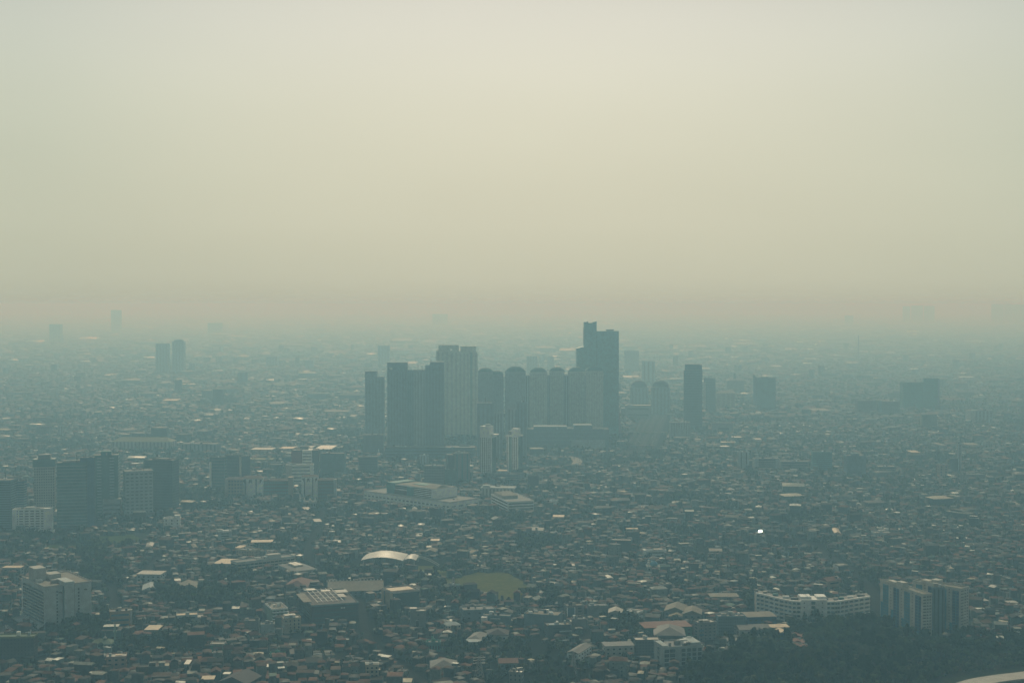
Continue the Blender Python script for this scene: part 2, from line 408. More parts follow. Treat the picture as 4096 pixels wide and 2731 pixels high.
# ------------------------------------------------------------------ big buildings, nearest first: left
CORR = []                                                # road corridors kept free of houses: (points, half width)
CORR.append((rd2, 15)); CORR.append((hw[24:], 24))
for pxs, wd in (([(640, 2225), (590, 2290), (640, 2372), (900, 2452), (1180, 2560), (1400, 2650)], 9), ([(1290, 2068), (1600, 2096), (2000, 2106), (2440, 2086), (2900, 2100)], 13),
                ([(2300, 2560), (2480, 2526), (2700, 2566), (2900, 2590)], 9), ([(2240, 1876), (2480, 1950), (2760, 2050), (3100, 2120), (3420, 2290), (3520, 2440)], 12),
                ([(0, 2235), (220, 2262), (420, 2340), (460, 2440)], 8), ([(2900, 1800), (3300, 1920), (3700, 1990), (4150, 2080)], 16), ([(1000, 1880), (1240, 1960), (1290, 2068), (1230, 2230), (1420, 2380), (1480, 2560), (1700, 2731)], 8),
                ([(0, 1900), (400, 1850), (900, 1860), (1430, 1905), (1900, 1955), (2300, 1880)], 16), ([(4100, 2330), (3700, 2300), (3420, 2290)], 9)):
    sp_ = smooth_path([gnd(*p) for p in pxs], 6); ribbon('road', sp_, wd, .04, 'asphalt'); CORR.append((sp_, wd * .5 + 3.5))
X = 'extra'
B('office_tower', 'blue grey office tower with ribbon windows cut off by the left edge', 'office tower', -70, 43, 2124, 1921, .7, 0, 'bluegrey', ('band', 20, 1, 1, .96, .4), 'window', clutter=2, short='the ribbon-windowed office at the left edge', group='office towers at the left')
B('office_block', 'slimmer dark office wing right of the ribbon windowed tower', 'office tower', 44, 92, 2110, 1926, .8, 0, 'glassblue', ('band', 18, 1, 1, .96, .3), 'lightgrey', group='office towers at the left')
B('apartment_block', 'white low apartment block with curved balcony bands', 'apartment block', 44, 197, 2134, 2037, .35, 8, 'white', ('grid', 9, 7, 3, .7, .42), 'window',
  extra=[('stair_tower', -.02, .1, -.08, .3, 0, 1.02, 'white'), ('stair_tower', .8, 1.03, -.07, .4, 0, 1.03, 'white'), ('penthouse', .3, .55, .2, .8, 1, 1.08, 'lightgrey')], short='the white balcony block')
B('gatehouse', 'low white annex in front of the white balcony block', 'annex', 131, 207, 2146, 2122, .3, 0, 'white', ('grid', 1, 4, 2, .3, .5))
B('hotel_tower', 'beige gridded hotel tower with a dark glass crown', 'hotel tower', 122, 213, 2080, 1866, .7, 14, 'beige', ('grid', 19, 9, 5, .5, .55), 'window',
  extra=[('crown', -.04, 1.04, -.04, 1.04, 1, 1.14, 'glassteal'), ('podium', -.1, 1.1, -.2, 1, 0, .16, 'offwhite'), ('penthouse', .2, .8, .2, .8, 1.14, 1.22, 'grey')], clutter=0, short='the beige hotel tower')
r, w, d, h = B('office_tower', 'wide teal glass office tower beside the beige hotel tower', 'office tower', 214, 340, 2118, 1852, .6, 12, 'glassteal', ('band', 19, 1, 1, .97, .10), 'lightgrey',
  extra=[('penthouse', .2, .8, .3, .9, 1, 1.03, 'grey')], group='office towers at the left', short='the teal glass office')
B('office_tower', 'deep blue glass office wing joined to the teal glass tower', 'office tower', 310, 374, 2112, 1832, 1.0, 12, 'glassblue', ('strip', 1, 5, 3, .06, 1), 'bluegrey', group='office towers at the left')
B('office_tower', 'blue green glass tower with balconied left side and low annex', 'office tower', 360, 470, 2075, 1822, .8, 10, 'glassgreen', ('grid', 20, 2, 3, .35, .35), 'lightgrey',
  extra=[('penthouse', .3, .7, .3, .7, 1, 1.06, 'teal'), ('annex', .4, 1.1, -.25, .2, 0, .32, 'lightgrey'), ('window_band', .42, 1.08, -.26, -.2, .07, .1, 'window'), ('window_band', .42, 1.08, -.26, -.2, .14, .17, 'window'), ('window_band', .42, 1.08, -.26, -.2, .21, .24, 'window'), ('canopy', .4, 1.15, -.5, -.25, 0, .03, 'roofpale')], group='office towers at the left', short='the blue green glass tower')
r, w, d, h = B('office_building', 'grey office building with a satellite dish on its roof', 'office building', 474, 605, 2078, 1886, .75, 22, 'lightgrey', ('grid', 13, 6, 7, .6, .4), 'glassteal',
  extra=[('podium', -.03, 1.05, -.12, 1, 0, .12, 'grey')], short='the grey office with the dish')
b = MB(); b.lathe([(.3, 0), (5.5, 2.2), (5.6, 2.4), (.2, .5)], 20); b.v = [(p[0] - .1 * w, p[1] * .8 - p[2] * .5, p[2] * .7 + h + 9) for p in b.v]
dish = b.build('satellite_dish', 'white', r, True); MB().bar((-.1 * w, 0, h), (-.1 * w, 0, h + 9), .4).build('mast', 'steel', dish)
B('office_tower', 'dark glass slab tower behind the grey office with the dish', 'office tower', 573, 702, 2052, 1842, .55, -10, 'glassdark', ('band', 18, 1, 1, .97, .08), 'bluegrey', extra=[('penthouse', .3, .8, .3, .8, 1, 1.03, 'grey')], group='office towers at the left', short='the dark glass slab')
B('house', 'small white block with a stepped roof in front of the dark glass slab', 'house', 646, 716, 2125, 2074, .6, 8, 'white', ('grid', 4, 3, 2, .25, .35), extra=[('stair_tower', .65, .98, .3, .8, 1, 1.25, 'white')], short='the small white stepped block')
B('government_building', 'long pale palace with columns and green brown hipped roof', 'palace', 444, 690, 1806, 1766, .3, -3, 'offwhite', ('strip', 1, 16, 3, .4, 1), 'grey', 'hip', 'olive', short='the long pale palace')
B('apartment_tower', 'small pale tower standing alone left of the long palace', 'tower', 228, 250, 1748, 1703, .8, 0, 'lightgrey', ('strip', 1, 2, 2, .4, 1), 'grey', clutter=1)
B('apartment_block', 'wide hazy slab block left of the small pale tower', 'apartment block', 140, 196, 1745, 1706, .5, 0, 'grey', ('band', 8, 1, 1, .95, .4), clutter=1)
B('apartment_block', 'hazy grey flat block between the long palace and the white column slab', 'apartment block', 720, 873, 1818, 1776, .4, -4, 'grey', ('strip', 1, 9, 4, .4, 1), 'darkgrey', short='the hazy grey flat block')
# office in the lower left corner
r, w, d, h = BC('office_building', 'big grey office building with blank side and ribbon windowed left face', 'office building', (90, 2472, 179, 2520, 357), 2349, 'palewall', None, roof='flat', rm='rooftan', pm='offwhite',
  extra=[('stair_tower', .40, .60, -.07, .3, 0, 1.09, 'palewall'), ('lift_house', .05, .3, .55, .8, 1, 1.3, 'offwhite'), ('lift_house', .35, .6, .5, .72, 1, 1.14, 'offwhite'),
         ('canopy', -.30, 0, -.15, 1.0, .09, .12, 'lightgrey'), ('corner_column', -.005, .02, .97, 1.01, 0, .97, 'white'), ('recess_shade', .385, .4, -.02, .1, 0, .99, 'window'), ('recess_shade', .6, .63, -.02, .1, 0, .99, 'window')], clutter=7, short='the big grey office')  # shade beside the stair tower put into dark strips on the wall
for i in range(10):
    z = h * (.14 + .078 * i); MB().box(-w / 2 - .2, -w / 2 + .05, -d * .46, d * .46, z, z + h * .046).build('window_row', 'window', r)
for i in range(10):
    for xx in (.25, .71):
        z = h * (.14 + .078 * i); MB().box((xx - .5) * w, (xx - .468) * w, -d / 2 - .12, -d / 2 + .05, z, z + h * .05).build('window', 'window', r)
b = MB()
for i in range(5): b.box((.04 + .07 * i - .5) * w, (.055 + .07 * i - .5) * w, -d / 2 - .4, -d / 2 + .1, 0, h * .1)
b.build('column', 'white', r)
b = MB()
for xx in (.30, .84):                                    # two small dark emblems high on the blank wall
    for k in range(3): b.box((xx - .5 + .025 * k) * w, (xx - .482 + .025 * k) * w, -d / 2 - .12, -d / 2 + .02, h * (.83 - .006 * k), h * (.855 + .008 * (k % 2)))
b.build('wall_sign', 'darkgrey', r)
B('apartment_block', 'dark slab block with green parapet in the lower left corner', 'apartment block', -40, 126, 2655, 2548, .35, 4, 'darkgrey', ('grid', 7, 12, 3, .35, .45), 'black', pm='olive', rm='roofgreen', clutter=2, short='the dark corner slab')
B('shophouse', 'brown and white four storey building between car park trees and mosque', 'building', 420, 512, 2532, 2447, .7, 16, 'tan', ('band', 4, 1, 1, .85, .4), 'glassblue', rm='roofgrey', extra=[('stair_tower', .9, 1.1, .3, .6, 0, 1.04, 'offwhite')], short='the brown and white building')
B('shophouse', 'three storey block with a bright yellowish roof', 'building', 690, 782, 2507, 2462, .7, 14, 'lightgrey', ('band', 3, 1, 1, .8, .4), rm='roofwarm', extra=[('annex', .72, 1.3, .1, .9, 0, .8, 'offwhite')], clutter=1, short='the yellow-roofed block')
B('house', 'pink and cream three storey house with awning roof', 'house', 408, 495, 2684, 2628, .8, 12, 'pink', ('grid', 3, 3, 3, .4, .4), rm='roofpale', extra=[('canopy', .45, .8, .1, .5, 1.12, 1.16, 'roofwarm')], short='the pink and cream house')
# hospital row with white shield-shaped panels
def shield_block(label, x0, x1, yb, yt, short=None):
    r, w, d, h = B('hospital_wing', label, 'hospital wing', x0, x1, yb, yt, .5, 2, 'white', None, roof='hip', rm='brown', group='hospital wings with white shield panels', short=short, clutter=0)
    e = .2
    for a in (.16, .66): MB().box((a - .5) * w, (a - .44) * w, -d / 2 - e, -d / 2 + .05, .02 * h, h * .97).build('window_strip', 'window', r)
    b = MB()
    for s, a in ((-1, .42), (1, .42), (-1, .1), (1, .92)):
        x = (a - .5) * w; q = .07 * w
        b.hull([(x - q, -d / 2 - .25, h * .94), (x + q, -d / 2 - .25, h * .94), (x + (q if s < 0 else -q), -d / 2 - .25, h * .74), (x - q, -d / 2, h * .94), (x + q, -d / 2, h * .94), (x + (q if s < 0 else -q), -d / 2, h * .74)],
               [(0, 2, 1), (3, 4, 5), (0, 1, 4, 3), (1, 2, 5, 4), (2, 0, 3, 5)])
    b.build('gable_panel', 'brown', r)
    return r
B('hospital_building', 'long dark windowed hospital wing left of the wider white shield panel', 'hospital wing', 897, 968, 1998, 1916, .5, 2, 'tan', ('grid', 6, 6, 3, .6, .5), 'window', 'hip', 'brown', extra=[('column', 0, .16, -.04, 1, 0, 1.0, 'beige')])  # end column holds its warm sunlit side in its beige colour
shield_block('wider white shield panel block of the brown roofed hospital', 962, 1050, 1995, 1912, 'the wider white shield panel')
B('hospital_building', 'long brown and green glazed wing between the two shield panels', 'hospital wing', 1048, 1170, 1992, 1922, .3, 3, 'brown', ('grid', 5, 14, 3, .7, .55), 'glassgreen', 'hip', 'brown', extra=[('column', .84, 1.0, -.05, 1, 0, 1.2, 'tan')])  # end column: sunlight on its left side put into the tan
shield_block('narrower white shield panel block right of the long glazed wing', 1203, 1270, 1992, 1906, 'the narrower white shield panel')
B('hospital_building', 'brown gridded wing ending in a pale stair tower', 'hospital wing', 1268, 1343, 2004, 1920, .5, 3, 'brown', ('grid', 6, 9, 3, .5, .5), 'glassteal', 'hip', 'brown', extra=[('stair_tower', .86, 1.02, -.04, .5, 0, 1.05, 'lightgrey')])
B('pavilion', 'hip roofed hospital pavilion in front of the wider shield panel', 'pavilion', 1012, 1075, 2020, 1998, .8, 0, 'offwhite', ('grid', 1, 5, 4, .3, .4), 'brown', 'hip', 'roofdark')
B('pavilion', 'smaller hip roofed pavilion left of the other hospital pavilion', 'pavilion', 912, 948, 2022, 1999, .8, 0, 'offwhite', ('grid', 1, 3, 3, .3, .4), 'brown', 'hip', 'roofdark')
B('office_tower', 'dark slab with a white stair column on its left edge', 'office tower', 836, 900, 1964, 1830, .5, -6, 'glassdark', ('band', 10, 1, 1, .9, .15), 'grey', extra=[('stair_column', .0, .13, -.1, .4, 0, .88, 'white')], short='the white column slab')
B('office_tower', 'beige sided tower with a sunlit left and shaded dark right face', 'office tower', 952, 998, 1935, 1826, .9, 24, 'darkgrey', None, extra=[('side_wall', -.06, .0, 0, 1, 0, .99, 'cream'), ('annex', -.9, -.06, .1, 1, 0, .36, 'beige')], short='the beige sided tower')  # sunlit left side put into cream, shaded rest into dark grey
B('office_building', 'dark blocks of offices between the white column slab and beige tower', 'office building', 900, 950, 1945, 1822, .6, 0, 'darkgrey', ('band', 9, 1, 1, .9, .3), 'black', rm='rooftan')
r, w, d, h = B('office_tower', 'tower with rusty red left wall, white banded middle and dark right side', 'office tower', 1164, 1271, 1925, 1802, .7, 4, 'darkgrey', None,
  extra=[('red_wall', -.02, .40, -.05, .9, 0, .98, 'red'), ('white_front', .40, .78, -.1, .9, 0, 1.03, 'white'), ('water_tower', .3, .62, .3, .7, 1.03, 1.14, 'grey')], short='the red and white tower')
for i in range(9): MB().box(-.08 * w, .26 * w, -.5 * d - .1 * d - .25, -.55 * d, h * (.10 + .1 * i), h * (.14 + .1 * i)).build('window_band', 'window', r)
r, w, d, h = B('office_block', 'white banded block in front of the red and white tower', 'office block', 1140, 1252, 1945, 1860, .4, 5, 'white', ('band', 6, 1, 1, .74, .35), extra=[('end_wall', -.01, .22, -.03, .9, 0, 1, 'offwhite')], short='the white banded block')
B('office_tower', 'hazy blue grey slab right of the red and white tower', 'office tower', 1280, 1378, 1912, 1814, .5, -4, 'bluegrey', ('band', 10, 1, 1, .95, .2), 'teal', clutter=2)
B('office_building', 'low blue grey block behind the beige sided tower', 'office building', 1085, 1130, 1880, 1850, .6, 0, 'bluegrey', None)
B('exhibition_hall', 'wide low hall with olive roof behind the beige sided tower', 'hall', 1000, 1092, 1875, 1838, .8, 0, 'olive', ('band', 2, 1, 1, .9, .3), 'grey', rm='olive')
B('apartment_house', 'small white apartment house with rounded gable amid trees', 'apartment house', 862, 921, 2178, 2128, .7, 18, 'lightgrey', ('band', 5, 1, 1, .6, .4), extra=[('gable', .3, .8, -.1, .3, 1, 1.15, 'white')], short='the round-gabled apartment house')
# centre: mall, hospitals, twins
def mall():
    r, w, d, h = BC('shopping_mall', 'long white mall podium with green, brown and banded upper block', 'shopping mall', (1449, 1960, 1456, 1985, 1800), 1962, 'offwhite', None, rm='grey', pm='offwhite', clutter=0, short='the long white mall')
    return r
# the podium's front runs away to the left, so it is laid out from two base points
A_ = Vector(gnd(1455, 2003)); Bq = Vector(gnd(1800, 2052)); v = Bq - A_; yw = math.atan2(v.y, v.x); w = v.length
mid = (A_ + Bq) / 2; nrm = Vector((-math.sin(yw), math.cos(yw))); d = 60; c = mid + nrm * d / 2
h = 15.0
r = thing('shopping_mall', 'long white mall podium with green, brown and banded upper block', 'shopping mall', c.x, c.y, yw, None, 'the long white mall')
FOOT.append((c.x, c.y, yw, w / 2 + 3, d / 2 + 16))
MB().box(-w / 2, w / 2, -d / 2, d / 2, 0, h).build('podium', 'white', r)
flat_roof(r, w, d, h, 'grey', 'offwhite')
windows(r, w, d, h * .1, h * .75, ('grid', 2, 22, 4, .6, .35))
hu = zrow(1908, A_.y + 60)
ux0, ux1 = -w * .30, w * .27
ub = MB().box(ux0, ux1, -d * .25, d * .45, h, hu).build('upper_block', 'white', r)
b = MB().box(ux0 - 1, ux0 + w * .09, -d * .25 - 1, d * .45, h + .2, hu + 2).build('green_wall', 'teal', r)
MB().box(ux0 + w * .09, ux0 + w * .24, -d * .25 - 1.4, -d * .25 + .5, h * .7, h + (hu - h) * .42).build('brown_wall', 'brown', r)
MB().box(ux0 + w * .24, ux0 + w * .31, -d * .25 - 2, -d * .25 + .5, h, hu - 1).build('green_wall', 'teal', r)
for i in range(5):
    z = h + (hu - h) * (.08 + .19 * i)
    MB().box(ux0 + w * .31, ux1 - w * .06, -d * .25 - .4, -d * .25 + .1, z, z + (hu - h) * .08).build('window_band', 'window', r)
for i in (3, 4):
    z = h + (hu - h) * (.08 + .19 * i)
    MB().box(ux0 + w * .09, ux0 + w * .24, -d * .25 - .4, -d * .25 + .1, z - 1, z + (hu - h) * .08).build('window_band', 'window', r)
MB().box(ux0 + w * .1, ux1, -d * .25 + 1, d * .44, hu, hu + .5).build('roof', 'rooftan', r)
MB().box(ux0 + w * .22, ux0 + w * .36, 0, d * .3, hu + .5, hu + 1.3).build('canopy', 'teal', r)
b = MB().hip(ux1 - w * .18, ux1 - w * .02, -d * .2, d * .3, hu + .5, 4, 4); b.build('roof', 'rooftan', r)
B('mall_annex', 'white low wing with square windows at the right end of the mall', 'mall annex', 1776, 1868, 2040, 2000, .6, 10, 'offwhite', ('grid', 3, 7, 4, .35, .35), rm='lightgrey', short='the white mall wing')
B('hospital_building', 'gridded grey frame building behind the mall', 'office building', 1696, 1778, 1945, 1864, .6, -5, 'grey', ('grid', 7, 8, 4, .7, .6), 'darkgrey', short='the gridded grey frame')
B('office_tower', 'darker glass fronted building behind the gridded grey frame', 'office tower', 1776, 1826, 1940, 1880, .6, -5, 'glassgreen', None)
B('office_tower', 'plain hazy slab tower with rooftop plant behind the gridded frame', 'office tower', 1806, 1880, 1932, 1814, .7, 15, 'grey', ('strip', 1, 3, 4, .3, 1), 'glassteal', extra=[('stair_tower', -.45, -.05, 0, .6, 0, .98, 'darkgrey')], clutter=5, short='the plain hazy slab tower')
B('apartment_block', 'pale little block left of the plain hazy slab tower', 'apartment block', 1676, 1714, 1868, 1822, .8, 8, 'lightgrey', ('strip', 1, 3, 3, .4, 1), 'grey')
B('office_building', 'low green and white building between mall and gridded frame', 'office building', 1780, 1828, 1990, 1955, .5, 0, 'lightgrey', None, extra=[('green_panel', .3, .6, -.05, .2, 0, 1.0, 'green')], rm='rooftan')
def twin(label, x0, x1, yb, yt, kind, short):
    r, w, d, h = B('apartment_tower', label, 'apartment tower', x0, x1, yb, yt, .75, -26, 'white', None, roof='flat', rm='grey', clutter=1, group='pair of white towers', short=short)
    n = 24; k_ = 6
    for i in range(n):
        z = h * (.03 + .94 * i / n); b = MB()
        for k in range(k_):
            if kind and k in (1, 2): continue
            x = (-.47 + .155 * k) * w; b.box(x, x + .085 * w, -d / 2 - .2, -d / 2 + .05, z, z + h / n * .6)
        b.build('window_row', 'window', r)
    if kind: MB().box(-.30 * w, -.04 * w, -d / 2 - .3, -d / 2 + .05, h * .01, h * .97).build('window_strip', 'glassteal', r)
    MB().box(w / 2 - .05, w / 2 + .3, -d * .46, d * .46, h * .01, h * .97).build('side_glazing', 'glassdark', r)
    for i in range(24): MB().box(w / 2 + .2, w / 2 + .8, -d * .46, -d * .1, h * (.03 + .04 * i), h * (.035 + .04 * i)).build('balcony', 'lightgrey', r)
    return r, w, d, h
r, w, d, h = twin('left white tower of the pair with a tall plain crown', 1919, 1985, 1912, 1744, 0, 'the left white twin tower')
MB().box(-w * .5, w * .3, -d * .52, d * .4, h + .2, h + 17).build('crown', 'white', r)
b = MB().lathe([(5, h + 17), (5.4, h + 19), (4, h + 20)], 14); b.build('water_tank', 'lightgrey', r)
b = MB().lathe([(8, h + 1), (9, h + 2.6), (8.6, h + 3)], 18, w * .45, d * .1); b.build('balcony_ring', 'white', r)
r, w, d, h = twin('right white tower of the pair with a flanged rim and stepped crown', 2026, 2090, 1900, 1742, 1, 'the right white twin tower')
MB().box(-w * .15, w * .4, -d * .3, d * .3, h + .2, h + 12).build('crown', 'white', r)
MB().box(-w * .44, -w * .16, -d * .25, d * .2, h + .2, h + 7).build('lift_house', 'lightgrey', r)
MB().box(-w * .58, w * .58, -d * .58, d * .58, h - 1.5, h - .6).build('cornice', 'white', r)
B('podium_building', 'terraced podium between the feet of the white twin towers', 'podium', 1972, 2080, 1925, 1897, .6, 6, 'grey', ('band', 3, 1, 1, .9, .4), rm='grey', extra=[('roof_house', .1, .55, .2, .8, 1, 1.5, 'lightgrey'), ('bright_roof', .1, .5, .15, .7, 1.5, 1.54, 'roofwarm')], short='the terraced podium', group=None)
B('podium_building', 'pale low annex right of the terraced podium', 'annex', 2078, 2130, 1914, 1894, .6, -6, 'lightgrey', None, rm='roofpale')
B('office_building', 'white columned office block behind the parking decks', 'office building', 1925, 2062, 2008, 1952, .5, -6, 'offwhite', ('strip', 1, 9, 5, .5, 1), 'grey', extra=[('roof_house', .02, .22, .3, .8, 1, 1.16, 'lightgrey'), ('cornice', -.03, 1.03, -.05, 1.05, .96, 1.03, 'lightgrey')], short='the white columned office')
r, w, d, h = BC('parking_building', 'white banded parking decks with a pale hipped roof house', 'parking building', (1965, 2022, 2032, 2055, 2136), 2008, 'white', ('band', 4, 1, 1, .95, .45), 'darkgrey', rm='grey', clutter=0, short='the white parking decks')
MB().box(-w * .45, w * .15, -d * .1, d * .4, h + .2, h + 4.5).build('roof_house', 'offwhite', r)
MB().hip(-w * .45, w * .15, -d * .1, d * .4, h + 4.6, 4, 6).build('roof', 'rooftan', r)
B('house', 'dark two storey house behind trees in front of the mall', 'house', 1715, 1776, 2082, 2034, .7, -18, 'darkgrey', None, extra=[], rm='roofdark', short='the dark house before the mall')
B('house', 'pale house with round bay left of the dark house', 'house', 1669, 1718, 2080, 2048, .7, 0, 'grey', ('grid', 3, 4, 3, .4, .4), rm='rooftan')
B('house', 'cream windowless house with a pale pitched roof above the field', 'house', 2128, 2179, 2147, 2120, .9, -10, 'offwhite', ('grid', 1, 2, 1, .2, .4), 'window', 'gable', 'roofpale', short='the cream windowless house')
B('office_tower', 'dark slab at the foot of the towers left of the mall', 'office tower', 1431, 1510, 1892, 1828, .6, 4, 'darkgrey', ('band', 6, 1, 1, .95, .3), 'black', rm='grey', short='the dark slab left of the mall')
B('office_building', 'hazy podium block with white fin below the leftmost dark tower', 'office building', 1448, 1533, 1830, 1740, .6, 3, 'grey', ('band', 9, 1, 1, .9, .3), 'bluegrey', extra=[('fin', .74, .8, -.06, .1, 0, .38, 'white')])
B('tower_podium', 'wide dark podium under the row of apartment towers', 'podium', 1540, 1900, 1842, 1790, .22, 0, 'darkgrey', ('band', 4, 1, 1, .98, .25), 'bluegrey', rm='grey', clutter=8)
B('shopping_mall', 'massive blue grey mall block under the domed roofed towers', 'shopping mall', 2100, 2436, 1800, 1716, .3, 0, 'bluegrey', ('band', 5, 1, 1, .8, .25), 'towerwin', rm='darkgrey', clutter=12, extra=[('upper_block', .1, .5, .2, .9, 1, 1.12, 'bluegrey'), ('upper_block', .58, .8, .1, .8, 1, 1.2, 'bluegrey'), ('low_wing', .0, .4, -.25, 0, 0, .28, 'grey'), ('low_wing', .55, .95, -.18, 0, 0, .5, 'towergrey')], short='the blue grey mall block')
B('billboard', 'thin white pylon sign at the foot of the dark towers', 'sign', 1658, 1667, 1818, 1780, .4, 0, 'offwhite', None, clutter=0)
B('office_block', 'dark low block right of the terraced podium', 'block', 2112, 2155, 1960, 1905, .6, 0, 'darkgrey', None, rm='grey')
# ------------------------------------------------------------------ tower cluster
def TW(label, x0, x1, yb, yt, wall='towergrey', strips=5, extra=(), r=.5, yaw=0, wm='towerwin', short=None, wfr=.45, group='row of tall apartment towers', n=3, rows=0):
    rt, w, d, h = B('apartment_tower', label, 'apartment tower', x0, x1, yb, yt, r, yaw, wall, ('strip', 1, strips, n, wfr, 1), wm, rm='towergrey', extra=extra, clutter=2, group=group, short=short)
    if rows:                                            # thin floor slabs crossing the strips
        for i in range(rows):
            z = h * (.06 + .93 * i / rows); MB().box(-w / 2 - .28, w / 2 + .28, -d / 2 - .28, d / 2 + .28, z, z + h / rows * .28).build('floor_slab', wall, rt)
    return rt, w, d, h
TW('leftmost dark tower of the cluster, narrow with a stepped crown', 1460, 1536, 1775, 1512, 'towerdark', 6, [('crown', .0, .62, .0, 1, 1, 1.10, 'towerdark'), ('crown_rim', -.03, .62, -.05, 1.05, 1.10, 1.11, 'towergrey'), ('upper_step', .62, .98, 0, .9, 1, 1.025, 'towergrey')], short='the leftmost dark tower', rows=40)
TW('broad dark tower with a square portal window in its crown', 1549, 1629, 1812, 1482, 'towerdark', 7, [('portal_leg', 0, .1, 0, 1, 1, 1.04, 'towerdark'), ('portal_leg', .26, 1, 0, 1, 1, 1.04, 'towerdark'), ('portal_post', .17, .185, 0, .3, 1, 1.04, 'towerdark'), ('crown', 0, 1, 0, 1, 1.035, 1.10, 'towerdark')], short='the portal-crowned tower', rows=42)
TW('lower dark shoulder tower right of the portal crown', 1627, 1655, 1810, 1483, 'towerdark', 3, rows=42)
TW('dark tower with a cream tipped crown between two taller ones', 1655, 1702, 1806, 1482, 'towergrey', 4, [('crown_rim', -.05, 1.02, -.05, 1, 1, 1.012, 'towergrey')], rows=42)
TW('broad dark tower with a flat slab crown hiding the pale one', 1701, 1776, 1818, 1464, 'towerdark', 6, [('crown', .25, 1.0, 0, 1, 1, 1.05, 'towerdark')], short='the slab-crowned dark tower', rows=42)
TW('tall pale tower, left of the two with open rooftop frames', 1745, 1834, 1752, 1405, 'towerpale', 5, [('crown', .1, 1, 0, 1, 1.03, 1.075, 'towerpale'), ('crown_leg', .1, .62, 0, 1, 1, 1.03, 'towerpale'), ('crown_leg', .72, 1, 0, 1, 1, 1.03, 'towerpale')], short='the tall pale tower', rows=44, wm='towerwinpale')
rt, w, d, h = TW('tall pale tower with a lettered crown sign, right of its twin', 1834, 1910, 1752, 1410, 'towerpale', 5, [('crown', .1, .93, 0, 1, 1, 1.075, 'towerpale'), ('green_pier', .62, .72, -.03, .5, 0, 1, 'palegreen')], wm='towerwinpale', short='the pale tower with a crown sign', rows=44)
b = MB()
for k in range(7):                                      # unreadable pale letters, left as plain strokes of the same size
    x = -.18 * w + k * .052 * w; b.box(x, x + .015 * w, -d / 2 - .6, -d / 2 - .3, h * 1.018, h * (1.052 if k % 3 else 1.06))
    if k % 2: b.box(x + .015 * w, x + .036 * w, -d / 2 - .6, -d / 2 - .3, h * 1.03, h * 1.037)
b.build('crown_sign', 'signwhite', rt)
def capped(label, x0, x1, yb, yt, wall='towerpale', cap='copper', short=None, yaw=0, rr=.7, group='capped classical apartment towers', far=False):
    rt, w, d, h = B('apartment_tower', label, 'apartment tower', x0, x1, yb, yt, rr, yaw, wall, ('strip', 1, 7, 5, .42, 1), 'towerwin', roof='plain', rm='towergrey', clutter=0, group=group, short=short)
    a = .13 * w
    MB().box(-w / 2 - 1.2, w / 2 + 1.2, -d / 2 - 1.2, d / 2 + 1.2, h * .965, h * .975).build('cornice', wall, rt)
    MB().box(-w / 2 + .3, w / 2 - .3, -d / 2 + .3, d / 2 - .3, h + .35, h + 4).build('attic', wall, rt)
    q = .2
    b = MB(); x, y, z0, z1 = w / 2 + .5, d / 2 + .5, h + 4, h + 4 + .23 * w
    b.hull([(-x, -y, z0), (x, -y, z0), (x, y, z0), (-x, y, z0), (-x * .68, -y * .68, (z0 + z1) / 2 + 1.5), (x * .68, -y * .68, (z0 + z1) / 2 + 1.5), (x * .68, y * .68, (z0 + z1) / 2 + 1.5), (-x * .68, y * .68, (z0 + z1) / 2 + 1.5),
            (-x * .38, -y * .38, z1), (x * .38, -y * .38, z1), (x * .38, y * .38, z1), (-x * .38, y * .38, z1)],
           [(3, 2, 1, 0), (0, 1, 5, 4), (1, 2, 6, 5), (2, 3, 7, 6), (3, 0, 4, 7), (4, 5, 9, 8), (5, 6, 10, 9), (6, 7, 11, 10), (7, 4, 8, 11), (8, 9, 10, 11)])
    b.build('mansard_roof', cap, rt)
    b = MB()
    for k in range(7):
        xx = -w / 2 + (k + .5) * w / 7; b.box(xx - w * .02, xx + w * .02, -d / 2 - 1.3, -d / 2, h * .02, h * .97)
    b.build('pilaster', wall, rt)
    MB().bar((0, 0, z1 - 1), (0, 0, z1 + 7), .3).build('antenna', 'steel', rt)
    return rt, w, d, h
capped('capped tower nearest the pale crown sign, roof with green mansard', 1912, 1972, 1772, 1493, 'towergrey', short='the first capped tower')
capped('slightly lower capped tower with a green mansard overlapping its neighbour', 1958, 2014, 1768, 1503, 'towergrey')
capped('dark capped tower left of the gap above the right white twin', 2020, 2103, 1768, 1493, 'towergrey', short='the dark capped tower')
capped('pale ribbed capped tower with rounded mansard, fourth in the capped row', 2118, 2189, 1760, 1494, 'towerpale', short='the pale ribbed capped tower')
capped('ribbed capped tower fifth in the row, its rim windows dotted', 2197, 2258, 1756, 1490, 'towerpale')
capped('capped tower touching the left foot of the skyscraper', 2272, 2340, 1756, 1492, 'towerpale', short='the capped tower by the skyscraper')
capped('faint capped tower standing right in front of the skyscraper', 2342, 2413, 1762, 1490, 'towerpale')
